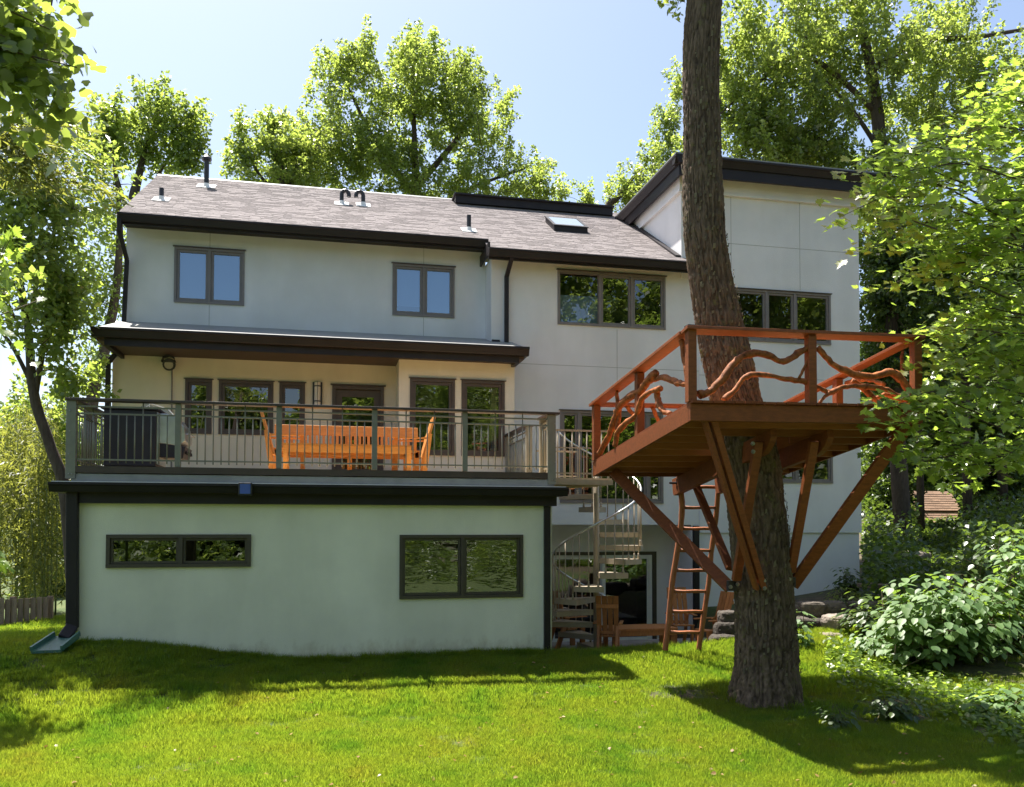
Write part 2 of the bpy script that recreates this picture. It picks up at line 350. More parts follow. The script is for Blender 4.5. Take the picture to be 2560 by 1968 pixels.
# ------------------------------------------------------------------ house
house = thing('house', (0, 17.9, 0), 'grey stucco two storey house with dark trim, shingled roof and flat-roofed right wing', 'house')
def slab(X0, X1, z0, z1, Y, th, holes=()):
    mb = MB(); xs_ = sorted({X0, X1, *[h[0] for h in holes], *[h[1] for h in holes]}); zs_ = sorted({z0, z1, *[h[2] for h in holes], *[h[3] for h in holes]})
    for i in range(len(xs_) - 1):
        for j in range(len(zs_) - 1):
            cx = (xs_[i] + xs_[i + 1]) / 2; cz = (zs_[j] + zs_[j + 1]) / 2
            if any(h[0] < cx < h[1] and h[2] < cz < h[3] for h in holes): continue
            mb.box(xs_[i], xs_[i + 1], Y, Y + th, zs_[j], zs_[j + 1])
    return mb
def window(X0, X1, z0, z1, Y, splits, fm, glass, name='window', fw=.045, sw=.045, proud=.025, blind=None, cap=True, th=.25, label=None, sash=True):
    p = proud; mb = MB(); e = .004
    mb.box(X0 - e, X1 + e, Y - p, Y + .09, z1 - fw, z1 + e).box(X0 - e, X1 + e, Y - p - .005, Y + .09, z0 - e, z0 + fw)
    xs_ = [X0] + list(splits) + [X1]
    mb.box(X0 - e, X0 + fw, Y - p + .001, Y + .09, z0 + fw, z1 - fw).box(X1 - fw, X1 + e, Y - p + .001, Y + .09, z0 + fw, z1 - fw)
    for s in splits: mb.box(s - fw * .6, s + fw * .6, Y - p + .002, Y + .09, z0 + fw, z1 - fw)
    win = obj(name, mb, fm, house, label=label)
    for i in range(len(xs_) - 1):
        a = xs_[i] + (fw if i == 0 else fw * .6) + .003; b_ = xs_[i + 1] - (fw if i == len(xs_) - 2 else fw * .6) - .003
        c, d = z0 + fw + .003, z1 - fw - .003; s = sw if (sash is True or (sash and sash[i])) else .012
        sb = MB().box(a, b_, Y + .002, Y + .06, d - s, d).box(a, b_, Y + .002, Y + .06, c, c + s).box(a, a + s, Y + .003, Y + .06, c + s, d - s).box(b_ - s, b_, Y + .003, Y + .06, c + s, d - s)
        obj('sash', sb, fm, win)
        obj('pane', MB().box(a + s - .004, b_ - s + .004, Y + .03, Y + .036, c + s - .004, d - s + .004), glass, win)
        if blind and blind[i]:
            q = blind[i]; obj('blind', MB().box(a + s, b_ - s, Y + .075, Y + .079, c + s + (d - c) * q[0], d - s - (d - c) * q[1]), M['blind'], win)
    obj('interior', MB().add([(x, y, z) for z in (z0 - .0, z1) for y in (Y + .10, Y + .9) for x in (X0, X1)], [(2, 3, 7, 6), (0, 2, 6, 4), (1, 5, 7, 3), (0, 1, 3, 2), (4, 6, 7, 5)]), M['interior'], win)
    if cap: obj('drip_cap', MB().box(X0 - .03, X1 + .03, Y - p - .03, Y, z1 + .006, z1 + .022), M['wood_frame'], win)
    return win
def gutter(X0, X1, Y, zt, dz=.15, dy=.13, k=1.0):
    pr = [(Y, zt), (Y, zt - .035 * k), (Y + .022 * k, zt - .055 * k), (Y + .05 * k, zt - dz + .02), (Y + .06 * k, zt - dz), (Y + dy, zt - dz), (Y + dy, zt)]
    return MB().prism(pr, 'x', X0, X1)
ST = M['stucco']
# lower block
obj('wall', slab(-3.56, 3.64, -1.1, 2.30, 13.6, .25, [(-3.18, -1.13, 1.155, 1.64), (1.14, 3.145, .62, 1.63)]), M['stucco_lower_bounce'], house, label='lowest stucco wall, under the deck')
obj('wall', MB().box(-3.56, -3.31, 13.852, 17.89, -1.1, 2.30), M['stucco_lower_bounce'], house)
obj('wall', MB().box(3.39, 3.64, 13.852, 18.9, -1.1, 2.30), M['stucco_lower_bounce'], house)
obj('roof', MB().box(-3.60, 3.66, 13.5, 17.89, 2.302, 2.42), M['trim'], house, label='flat lower roof carrying the deck')
window(-3.18, -1.13, 1.155, 1.64, 13.6, [-2.144], M['olive_frame'], M['glass'], fw=.05, sw=.035, proud=.035, cap=False)
window(1.14, 3.145, .62, 1.63, 13.6, [2.149], M['olive_frame'], M['glass_wavy'], fw=.045, sw=.04, proud=.035, cap=False)
obj('frieze', MB().box(-3.66, 3.70, 13.50, 13.596, 2.105, 2.30), M['trim'], house)
g = gutter(-3.90, 3.84, 13.28, 2.405, .14, .17); obj('gutter', g, M['trim'], house, smooth=False)
obj('soffit', MB().box(-3.88, 3.80, 13.455, 17.8, 2.262, 2.30), M['soffit'], house)
obj('flashing', MB().box(-3.64, 3.64, 13.44, 13.52, 2.425, 2.535), M['flash'], house)
obj('flashing', MB().box(-3.86, 3.80, 13.30, 13.44, 2.407, 2.418), M['whiteflash'], house)
obj('corner_trim', MB().box(3.50, 3.60, 13.53, 13.597, -1.0, 2.10), M['trim'], house)
# lower left downspout with its kicked-out elbow
obj('downspout', MB().bar((-3.63, 13.50, 2.28), (-3.61, 13.53, .28), .165, .10, (0, 1, 0)), M['trim'], house, bevel=.015)
obj('downspout_elbow', MB().bar((-3.61, 13.53, .31), (-3.68, 13.36, .15), .165, .11, (0, 1, 0)), M['trim'], house, bevel=.015)
# middle storey behind the deck
dw = [(-2.77, -2.27, 3.61, 4.69), (-2.13, -1.08, 3.61, 4.69), (-.955, -.455, 3.61, 4.69), (.095, 1.152, 2.5, 4.67)]
obj('wall', slab(-4.13, 1.40, -.9, 5.16, 17.9, .2, dw), M['stucco_deck_bounce'], house, label='shaded stucco wall behind the deck')
for h in dw[:3]: window(*h, 17.9, [], M['wood_frame'], M['glass'], fw=.05, sw=.055, proud=.03)
by = [(1.625, 2.53, 3.20, 4.74), (2.675, 3.565, 3.20, 4.74)]
obj('wall', slab(1.40, 3.78, 2.30, 5.12, 17.1, .2, by), M['stucco_deck_bounce'], house, label='stucco bay under the canopy')
obj('wall', MB().box(1.40, 1.60, 17.302, 18.0, 2.3, 5.12), M['stucco_deck_bounce'], house)
obj('wall', MB().box(3.58, 3.78, 17.302, 17.9, 2.3, 5.12), ST, house)
for h in by: window(*h, 17.1, [], M['wood_frame'], M['glass_wavy'], fw=.055, sw=.055, proud=.03)
dr = MB().box(.095, 1.152, 17.86, 17.98, 4.60, 4.674).box(.095, .165, 17.861, 17.98, 2.65, 4.60).box(1.082, 1.152, 17.861, 17.98, 2.65, 4.60)
door = obj('door', MB().box(.168, .30, 17.93, 17.97, 2.66, 4.595).box(.95, 1.079, 17.93, 17.97, 2.66, 4.595).box(.30, .95, 17.93, 17.97, 4.45, 4.595).box(.30, .95, 17.93, 17.97, 2.66, 2.95), M['wood_frame'], house)
obj('frame', dr, M['wood_frame'], door); obj('pane', MB().box(.295, .955, 17.945, 17.95, 2.945, 4.455), M['glass'], door)
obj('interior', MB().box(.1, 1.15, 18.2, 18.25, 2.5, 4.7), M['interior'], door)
obj('drip_cap', MB().box(.06, 1.19, 17.83, 17.9, 4.678, 4.70), M['wood_frame'], door)
obj('handle', MB().tube([(.22, 17.90, 3.62), (.22, 17.90, 3.78)], .012).tube([(.22, 17.93, 3.63), (.22, 17.90, 3.63)], .01), M['steel'], door)
# canopy over the deck
obj('canopy_roof', MB().hexa([(-4.12, 16.5, 5.20), (3.90, 16.5, 5.20), (3.90, 18.59, 5.20), (-4.12, 18.59, 5.20)], [(-4.12, 16.5, 5.345), (3.90, 16.5, 5.345), (3.90, 18.59, 5.95), (-4.12, 18.59, 5.95)]), M['flash'], house)
obj('gutter', gutter(-4.17, 3.94, 16.42, 5.35, .17, .15, 1.1), M['trim'], house)
obj('fascia', MB().box(-4.17, -4.10, 16.575, 17.89, 5.19, 5.36), M['trim'], house)
obj('fascia', MB().box(3.87, 3.94, 16.575, 17.89, 5.19, 5.36), M['trim'], house)
obj('frieze', MB().box(-3.97, 3.76, 16.58, 16.64, 5.05, 5.19), M['trim'], house)
obj('frieze', MB().box(-3.97, -3.91, 16.642, 17.89, 5.05, 5.19), M['trim'], house)
obj('frieze', MB().box(3.70, 3.76, 16.642, 17.08, 5.05, 5.19), M['trim'], house)
obj('soffit', MB().box(-4.10, 3.87, 16.60, 17.898, 5.125, 5.19), M['soffit'], house)
obj('downspout', MB().bar((-4.05, 17.83, 5.15), (-4.19, 17.83, 4.95), .09, .07, (0, 1, 0)).bar((-4.19, 17.83, 4.97), (-4.20, 17.83, 2.0), .09, .07, (0, 1, 0)), M['trim'], house, bevel=.01)
# upper storey
uw = [(-3.125, -1.735, 6.405, 7.56), (1.375, 2.735, 6.38, 7.51)]
obj('wall', slab(-4.06, 3.44, 5.3, 8.15, 18.6, .2, uw), ST, house, label='upper stucco wall under the long gutter')
obj('wall', MB().box(-4.06, -3.86, 18.802, 25.6, 5.2, 8.1), ST, house)
obj('wall', MB().prism([(18.6, 8.1), (25.6, 8.1), (22.2, 10.1)], 'x', -4.05, -3.87), ST, house)
obj('wall', MB().box(-4.13, -3.9, 18.102, 25.6, -1, 5.2), ST, house)
window(*uw[0], 18.6, [-2.43], M['taupe_frame'], M['glass_sky'], blind=[(0, 0), (0, 0)], sw=.05)
window(*uw[1], 18.6, [2.055], M['taupe_frame'], M['glass_sky'], blind=[(.12, 0), (0, 0)], sw=.05)
for x0, zz in ((-2.43, ((5.75, 6.38), (7.585, 8.0))), (2.055, ((5.72, 6.36), (7.535, 8.0)))):
    mb = MB()
    for a_, b_ in zz: obj('control_joint', MB().box(x0 - .005, x0 + .005, 18.597, 18.61, a_, b_), M['joint'], house)
obj('gutter', gutter(-4.10, 3.385, 17.93, 7.985, .16, .14), M['trim'], house)
obj('fascia', MB().box(-4.08, 3.385, 18.07, 18.12, 7.79, 7.92), M['trim'], house)
obj('soffit', MB().box(-4.08, 3.36, 18.122, 18.598, 7.895, 7.93), M['trim'], house)
obj('downspout', MB().bar((-4.06, 18.0, 7.86), (-4.07, 18.02, 7.62), .08, .08, (0, 1, 0)).bar((-4.07, 18.02, 7.64), (-4.03, 18.52, 7.2), .08, .08, (0, 1, 0)).bar((-4.03, 18.52, 7.22), (-4.08, 18.52, 5.6), .08, .08, (0, 1, 0)), M['trim'], house, bevel=.01)
# middle part
mw = [(4.925, 7.44, 6.20, 7.395), (4.98, 7.37, 2.28, 4.30)]
obj('wall', slab(3.44, 8.25, 1.80, 7.72, 17.9, .25, mw), ST, house, label='tall stucco wall between the canopy and the wing')
obj('wall', MB().box(3.44, 3.64, 18.152, 18.8, 5.3, 7.6), ST, house)
window(*mw[0], 17.9, [5.897, 6.645], M['taupe_frame'], M['glass'], blind=[(.0, .42), None, None], sash=[False, True, True])
window(*mw[1], 17.9, [5.40, 7.0], M['taupe_frame'], M['glass'], fw=.05)
obj('control_joint', MB().box(3.79, 8.25, 17.897, 17.91, 5.29, 5.30), M['joint'], house)
obj('control_joint', MB().box(6.29, 6.30, 17.8972, 17.91, 4.4, 6.15), M['joint'], house)
obj('gutter', gutter(3.30, 8.3, 17.37, 7.625, .17, .14), M['trim'], house)
obj('fascia', MB().box(3.31, 8.24, 17.51, 17.56, 7.42, 7.56), M['trim'], house)
obj('soffit', MB().box(3.31, 8.24, 17.562, 17.898, 7.535, 7.575), M['trim'], house)
obj('soffit', MB().box(3.31, 3.35, 17.562, 18.6, 7.57, 7.80), M['trim'], house)
obj('downspout', MB().bar((3.80, 17.45, 7.47), (3.76, 17.82, 7.15), .09, .08, (0, 1, 0)).bar((3.76, 17.82, 7.18), (3.76, 17.82, 5.5), .09, .08, (0, 1, 0)), M['trim'], house, bevel=.01)
obj('vent_hood', MB().prism([(17.75, 5.62), (17.9, 5.62), (17.9, 5.78), (17.85, 5.78)], 'x', 3.45, 3.62), M['trim'], house)
# patio recess
obj('wall', slab(3.642, 8.05, -1.1, 2.0, 18.9, .2, [(4.95, 7.60, -1.0, 1.17)]), ST, house)
obj('wall', MB().box(8.05, 8.25, 17.9, 19.1, -1.1, 1.80), ST, house)
obj('soffit', MB().box(3.645, 8.045, 18.152, 18.898, 1.80, 1.9), ST, house)
sd = obj('sliding_door', MB().box(4.95, 7.60, 18.86, 19.0, 1.10, 1.17).box(7.50, 7.60, 18.861, 19.0, -.94, 1.10).box(4.95, 5.05, 18.861, 19.0, -.94, 1.10), M['olive_frame'], house)
for a_, b_, dy in ((5.055, 6.32, .05), (6.26, 7.495, 0)):
    obj('leaf_frame', MB().box(a_, b_, 18.88 + dy, 18.92 + dy, 1.0, 1.09).box(a_, b_, 18.88 + dy, 18.92 + dy, -.93, -.82).box(a_, a_ + .085, 18.881 + dy, 18.92 + dy, -.82, 1.0).box(b_ - .085, b_, 18.881 + dy, 18.92 + dy, -.82, 1.0), M['white_frame'], sd)
    obj('pane', MB().box(a_ + .08, b_ - .08, 18.90 + dy, 18.905 + dy, -.825, 1.005), M['glass'], sd)
obj('track', MB().box(7.36, 7.40, 18.87, 18.879, -.92, 1.09), M['white_frame'], sd)
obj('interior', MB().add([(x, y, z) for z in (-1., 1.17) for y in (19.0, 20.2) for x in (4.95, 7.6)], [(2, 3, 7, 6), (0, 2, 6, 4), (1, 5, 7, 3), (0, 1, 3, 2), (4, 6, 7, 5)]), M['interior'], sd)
obj('downspout', MB().bar((8.13, 17.83, 1.78), (8.13, 17.83, -.9), .13, .1, (0, 1, 0)), M['trim'], house, bevel=.01)
# right wing
ww = [(8.95, 11.585, 6.04, 7.235), (9.2, 11.60, 2.78, 4.56)]
obj('wall', slab(8.25, 12.36, 1.62, 9.86, 17.88, .25, ww), ST, house, label='tall stucco wall of the right wing')
obj('wall', MB().box(7.83, 8.25, 17.88, 18.13, 7.4, 9.86), ST, house)
obj('wall', MB().box(7.83, 8.03, 18.132, 24, 6.5, 9.86), ST, house)
obj('wall', MB().box(12.16, 12.36, 18.132, 24, -1, 9.7), ST, house)
obj('wall', slab(8.25, 12.32, -.9, 1.618, 17.92, .2, [(9.75, 10.55, .75, 1.30)]), ST, house, label='base wall of the right wing below the ledge')
window(9.75, 10.55, .75, 1.30, 17.92, [], M['white_frame'], M['glass'], cap=False)
window(*ww[0], 17.88, [9.93, 10.655], M['taupe_frame'], M['glass'])
window(*ww[1], 17.88, [10.0, 10.66], M['taupe_frame'], M['glass'])
obj('control_joint', MB().box(8.25, 12.36, 17.877, 17.89, 8.27, 8.28), M['joint'], house)
obj('control_joint', MB().box(9.05, 9.06, 17.8772, 17.89, 7.3, 9.36), M['joint'], house)
obj('control_joint', MB().box(10.80, 10.81, 17.8774, 17.89, 7.3, 9.36), M['joint'], house)
obj('control_joint', MB().box(8.25, 12.36, 17.8776, 17.89, 5.20, 5.21), M['joint'], house)
obj('frieze', MB().box(7.77, 12.42, 17.82, 17.878, 9.42, 9.80), ST, house)
obj('frieze', MB().box(7.77, 7.828, 17.88, 23, 9.42, 9.80), ST, house)
obj('frieze', MB().box(7.75, 12.44, 17.80, 17.8785, 9.36, 9.418), ST, house)
obj('frieze', MB().box(7.75, 7.8285, 17.8805, 23, 9.36, 9.418), ST, house)
obj('fascia', MB().box(7.62, 12.55, 17.50, 17.56, 9.60, 9.84), M['trim'], house)
obj('fascia', MB().box(7.62, 7.68, 17.562, 23.5, 9.60, 9.84), M['trim'], house)
obj('fascia', MB().box(12.49, 12.55, 17.562, 23.5, 9.6, 9.84), M['trim'], house)
pr = [(17.38, 10.02), (17.38, 9.98), (17.41, 9.955), (17.46, 9.86), (17.47, 9.835), (17.60, 9.835), (17.60, 10.02)]
obj('gutter', MB().prism(pr, 'x', 7.5, 12.62).prism([(7.49, 10.02), (7.49, 9.98), (7.52, 9.955), (7.57, 9.86), (7.58, 9.836), (7.70, 9.836), (7.70, 10.02)], 'y', 17.385, 23.5), M['trim'], house)
obj('soffit', MB().box(7.68, 12.49, 17.562, 17.879, 9.80, 9.835), M['trim'], house)
obj('soffit', MB().box(7.68, 7.829, 17.9, 23.4, 9.80, 9.835), M['trim'], house)
obj('roof', MB().box(7.5, 12.6, 17.40, 24.0, 10.022, 10.06), M['flash'], house, label='flat roof of the right wing')
obj('roof', MB().box(3.22, 7.45, 21.62, 26, 10.02, 10.13).box(3.20, 7.47, 21.56, 26, 10.13, 10.33).box(3.16, 7.5, 21.5, 26, 10.33, 10.37), M['trim'], house, label='dark edged flat roof rising behind the ridge')
# main roof
SL = .6; RY0, RZ0 = 18.05, 7.955
def rz(y): return RZ0 + SL * (y - RY0)
def roofpt(px, py):
    d = ray(px, py); t = (RZ0 - CZ - SL * RY0) / (d.z - SL * d.y); return Vector((0, 0, CZ)) + d * t
RIDGE = 22.2
def slope(mb, X0, X1, ya, yb, dz0, dz1):
    return mb.hexa([(X0, ya, rz(ya) + dz0), (X1, ya, rz(ya) + dz0), (X1, yb, rz(yb) + dz0), (X0, yb, rz(yb) + dz0)], [(X0, ya, rz(ya) + dz1), (X1, ya, rz(ya) + dz1), (X1, yb, rz(yb) + dz1), (X0, yb, rz(yb) + dz1)])
mb = MB(); slope(mb, -4.12, 8.2, 18.05, RIDGE, -.10, -.006); slope(mb, 3.32, 8.3, 17.43, 18.049, -.10, -.006)
mb.hexa([(-4.12, RIDGE + .002, rz(RIDGE) - .1), (3.3, RIDGE + .002, rz(RIDGE) - .1), (3.3, 26.4, 7.85), (-4.12, 26.4, 7.85)], [(-4.12, RIDGE + .002, rz(RIDGE) - .006), (3.3, RIDGE + .002, rz(RIDGE) - .006), (3.3, 26.4, 7.945), (-4.12, 26.4, 7.945)])
roof = obj('roof', mb, M['trim'], house, label='grey brown shingled pitched roof')
V_, F_, T_ = [], [], []
dn = Vector((0, 1, SL)).normalized(); nr = Vector((0, -SL, 1)).normalized(); STEP = .098
y = 17.41; row = 0
while y < RIDGE - .02:
    segs = [(-4.14, 8.0)] if y >= 17.98 else [(3.31, 8.3)]
    for X0, X1 in segs:
        x = X0 - random.uniform(0, .25) if row % 2 else X0
        while x < X1:
            wd = random.choice((.16, .22, .30, .36)); a_, b_ = max(x, X0), min(x + wd - .006, X1)
            if b_ - a_ > .03:
                th = random.choice((.009, .013)); p0 = Vector((0, y, rz(y))); p1 = p0 + dn * (STEP * 1.25)
                q = [p0 + nr * .001, p0 + nr * (th + .004), p1 + nr * .003]; base = len(V_)
                for p in q:
                    V_.append((a_, p.y - 17.9, p.z)); V_.append((b_, p.y - 17.9, p.z))
                F_ += [(base, base + 1, base + 3, base + 2), (base + 2, base + 3, base + 5, base + 4)]
                tv = random.betavariate(4, 4); T_ += [tv * .3, tv]  # front edges tinted darker, painting in the shade line of each course
            x += wd
    y += STEP * dn.y; row += 1
me = bpy.data.meshes.new('shingle_courses'); fast(me, V_, F_, T_); me.materials.append(M['shingle']); me.polygons.foreach_set('use_smooth', [False] * len(me.polygons))
o = link('shingle_courses', me, roof); o['kind'] = 'stuff'
obj('ridge_cap', MB().hexa([(-4.14, RIDGE - .12, rz(RIDGE) - .05), (3.2, RIDGE - .12, rz(RIDGE) - .05), (3.2, RIDGE + .10, rz(RIDGE) - .05), (-4.14, RIDGE + .10, rz(RIDGE) - .05)], [(-4.14, RIDGE - .10, rz(RIDGE) - .035), (3.2, RIDGE - .10, rz(RIDGE) - .035), (3.2, RIDGE + .02, rz(RIDGE) + .03), (-4.14, RIDGE + .02, rz(RIDGE) + .03)]), M['flash'], roof)
obj('flashing', slope(MB(), 7.70, 7.828, 17.9, 21.5, .02, .06), M['trim'], roof)
def vent(px, py, h, kind):
    p = roofpt(px, py) + Vector((0, .03, 0)); rad = .05 if kind != 'tall' else .058
    if kind == 'hook':
        s = 1 if px < 750 else -1
        pts = [p + Vector((0, 0, -.05)), p + Vector((0, 0, h - .09))] + [p + Vector((s * (.085 - .085 * math.cos(t)), 0, h - .09 + .085 * math.sin(t))) for t in [math.pi * k / 6 for k in range(1, 7)]] + [p + Vector((s * .17, 0, h - .15))]
        mb = MB().tube(pts, rad, 12)
    else: mb = MB().tube([p + Vector((0, 0, -.05)), p + Vector((0, 0, h))], rad, 14)
    v = obj('vent_pipe', mb, M['pipe'], house, smooth=False)
    if kind == 'tall': obj('rain_cap', MB().tube([p + Vector((0, 0, h + .01)), p + Vector((0, 0, h + .06)), p + Vector((0, 0, h + .16))], [.115, .115, .02], 14).tube([p + Vector((0, 0, h - .02)), p + Vector((0, 0, h + .02))], .075, 14), M['pipe'], v)
    b_ = p; sz = .17 if kind != 'tall' else .21
    mb = slope(MB(), b_.x - sz, b_.x + sz, b_.y - .16, b_.y + .16, .022, .034)
    mb.tube([b_ + Vector((0, 0, -.03)), b_ + Vector((0, -.01, .10))], [rad + .05, rad + .012], 12)
    obj('vent_boot', mb, M['whiteflash'], v)
vent(344, 428, .28, 'short'); vent(440, 400, .66, 'tall'); vent(729, 437, .36, 'hook'); vent(775, 440, .36, 'hook'); vent(1001, 494, .38, 'short')
mb = MB(); slope(mb, 5.28, 6.12, 19.5, 20.35, .0, .15)
skl = obj('skylight', mb, M['trim'], house, bevel=.01)
obj('frame', slope(MB(), 5.26, 6.14, 19.48, 19.56, .15, .175).hexa(*[[(5.26, a, rz(a) + z_) , (5.33, a, rz(a) + z_), (5.33, c, rz(c) + z_), (5.26, c, rz(c) + z_)] for a, c, z_ in ((19.562, 20.37, .15), (19.562, 20.37, .175))]).hexa(*[[(6.07, a, rz(a) + z_) , (6.14, a, rz(a) + z_), (6.14, c, rz(c) + z_), (6.07, c, rz(c) + z_)] for a, c, z_ in ((19.562, 20.37, .15), (19.562, 20.37, .175))]), M['trim'], skl)
gl = newmat('skylight_glass'); gl[3].inputs['Base Color'].default_value = (.25, .3, .33, 1); gl[3].inputs['Roughness'].default_value = .03; gl[3].inputs['IOR'].default_value = 2.0
obj('pane', slope(MB(), 5.332, 6.068, 19.562, 20.3, .152, .164), gl[0], skl)

# ------------------------------------------------------------------ deck and its railing
deck = thing('deck', (0, 13.5, 2.65), 'raised timber deck with a dark rim on the flat lower roof', 'deck')
obj('rim_board', MB().box(-3.64, 3.62, 13.42, 13.46, 2.548, 2.648), M['railcap'], deck)
obj('sleeper', MB().box(-3.60, -3.50, 13.5, 17.05, 2.425, 2.61).box(0, .1, 13.6, 17.05, 2.425, 2.61).box(3.5, 3.6, 13.5, 17.05, 2.425, 2.61), M['deckboard'], deck)
y = 13.465; pl = None; k = 0
while y < 17.85:
    x1 = 3.60 if y < 16.95 else 1.38
    key = x1
    if pl is None or pl[0] != key:
        pl = (key, obj('plank', MB().box(-3.62, x1, y, y + .135, 2.615, 2.65), M['deckboard'], deck), y)
    else: dup(pl[1], deck, (0, y - pl[2], random.uniform(-.002, .002)))
    y += .142; k += 1
rail = thing('deck_railing', (0, 13.5, 2.65), 'olive metal railing with thin pickets round the raised deck', 'railing')
YR = 13.46
obj('top_rail', MB().box(-3.72, 3.72, YR - .085, YR + .085, 3.60, 3.64), M['railcap'], rail, bevel=.006)
obj('top_rail', MB().box(-3.72, -3.56, YR + .087, 17.8, 3.60, 3.64), M['railcap'], rail, bevel=.006)
obj('top_rail', MB().box(3.54, 3.71, YR + .087, 14.22, 3.60, 3.64), M['railcap'], rail, bevel=.006)
obj('top_rail', MB().box(3.54, 3.71, 15.15, 17.06, 3.60, 3.64), M['railcap'], rail, bevel=.006)
PX_ = [-3.635, -2.178, -.72, .727, 2.16, 3.625]
cp = obj('post', MB().box(-3.71, -3.575, YR - .05, YR + .05, 2.46, 3.598), M['rail'], rail, bevel=.005)
dup(cp, rail, (7.235, 0, 0))
p0 = obj('post', MB().box(-2.178 - .042, -2.178 + .042, YR - .03, YR + .03, 2.652, 3.598), M['rail'], rail, bevel=.004)
for x in PX_[2:5]: dup(p0, rail, (x + 2.178, 0, 0))
p1 = obj('post', MB().box(3.575, 3.685, 14.12, 14.22, 2.55, 3.598), M['rail'], rail, bevel=.004)
for yy in (15.15, 16.95): dup(p1, rail, (0, yy - 14.12, 0))
for yy in (15.6, 17.7): dup(p1, rail, (-7.25, yy - 14.12, 0))
b0 = None
for xx in (-3.66, -3.622, 3.60, 3.645):
    for zz in (2.53, 2.82, 3.15, 3.45):
        if b0 is None: b0 = (obj('bolt', MB().tube([(xx, YR - .065, zz), (xx, YR - .045, zz)], .011, 6), M['bolt'], rail), xx, zz)
        elif zz == 2.53 or xx in (-3.66, 3.645): dup(b0[0], rail, (xx - b0[1], 0, zz - b0[2]))
h1, h2, h3 = 3.525, 3.42, 2.745
spans = [(PX_[i] + (.06 if i == 0 else .042), PX_[i + 1] - (.06 if i == 4 else .042)) for i in range(5)]
bars = {}
for i, (a_, b_) in enumerate(spans):
    for zz in (h1, h2, h3):
        obj('rail_bar', MB().box(a_, b_, YR - .012, YR + .012, zz - .012, zz + .012), M['rail'], rail)
    n_ = 11
    for j in range(n_):
        x = a_ + (b_ - a_) * (j + 1) / (n_ + 1); tall = j in (3, 7); key = tall
        top = 3.598 if tall else h2 - .012
        if key not in bars: bars[key] = (obj('picket', MB().tube([(x, YR, h3 - .05), (x, YR, top)], .0095, 8), M['rail'], rail, smooth=True), x)
        else: dup(bars[key][0], rail, (x - bars[key][1], 0, 0))
def side_span(X, ya, yb, n_):
    for zz in (h1, h2, h3): obj('rail_bar', MB().box(X - .012, X + .012, ya, yb, zz - .012, zz + .012), M['rail'], rail)
    for j in range(n_):
        yy = ya + (yb - ya) * (j + 1) / (n_ + 1); key = j % 4 == 3
        dup(bars[key][0], rail, (X - bars[key][1], yy - YR, 0))
side_span(3.63, 13.52, 14.12, 4); side_span(3.63, 15.25, 16.95, 14); side_span(-3.62, 13.52, 15.6, 16); side_span(-3.62, 15.7, 17.7, 15)

# things fixed to the house
sp = thing('solar_light', at(523, 1045, 13.2), 'small blue solar light clipped under the lower gutter', 'light')
c = at(523, 1043, 13.22)
obj('case', MB().box(c.x - .10, c.x + .10, 13.235, 13.29, c.z - .10, c.z + .09), M['pipe'], sp, bevel=.008)
obj('solar_panel', MB().hexa([(c.x - .075, 13.215, c.z - .075), (c.x + .075, 13.215, c.z - .075), (c.x + .075, 13.234, c.z - .075), (c.x - .075, 13.234, c.z - .075)], [(c.x - .075, 13.222, c.z + .07), (c.x + .075, 13.222, c.z + .07), (c.x + .075, 13.234, c.z + .07), (c.x - .075, 13.234, c.z + .07)]), solid('solar_cell', (.05, .10, .36), .25, .1, spec=.6), sp)
fl = thing('floodlight', at(361, 777, 17.75), 'round dark floodlight on a conduit above the deck', 'floodlight')
c = at(362, 777, 17.72)
obj('housing', MB().tube([c + Vector((0, .17, .02)), c + Vector((0, .05, 0)), c + Vector((0, -.06, -.02)), c + Vector((0, -.09, -.03))], [.05, .10, .125, .12], 18), M['pipe'], fl, smooth=False)
obj('hood', MB().prism([(c.x - .135, c.z + .02), (c.x - .10, c.z + .12), (c.x, c.z + .15), (c.x + .10, c.z + .12), (c.x + .135, c.z + .02), (c.x + .12, c.z + .02), (c.x + .09, c.z + .10), (c.x, c.z + .13), (c.x - .09, c.z + .10), (c.x - .12, c.z + .02)], 'y', c.y - .16, c.y - .04), M['pipe'], fl)
obj('lens', MB().tube([c + Vector((0, -.085, -.03)), c + Vector((0, -.097, -.032))], .082, 18), solid('lens', (.40, .37, .34), .3, .1), fl)
obj('conduit', MB().tube([c + Vector((.02, .15, -.05)), Vector((c.x + .03, 17.87, 2.8))], .014, 8), M['taupe_frame'], fl)
obj('junction_box', MB().box(c.x - .02, c.x + .08, 17.82, 17.895, 3.50, 3.68), M['taupe_frame'], fl, bevel=.006)
sc = thing('wall_lamp', (-.21, 17.8, 4.3), 'tall black sconce with frosted glass beside the deck door', 'lamp')
obj('back_plate', MB().box(-.30, -.105, 17.83, 17.897, 4.22, 4.72), M['pipe'], sc, bevel=.006)
obj('diffuser', MB().tube([(-.202, 17.82, 4.23), (-.202, 17.82, 4.71)], .062, 16), solid('frosted_glass', (.72, .66, .62), .35, .04), sc, smooth=False)
mb = MB().box(-.206, -.198, 17.748, 17.757, 4.22, 4.72)
for zz in (4.31, 4.62): mb.tube([(-.202, 17.82, zz), (-.202, 17.82, zz + .022)], .069, 16)
obj('band', mb, M['pipe'], sc)

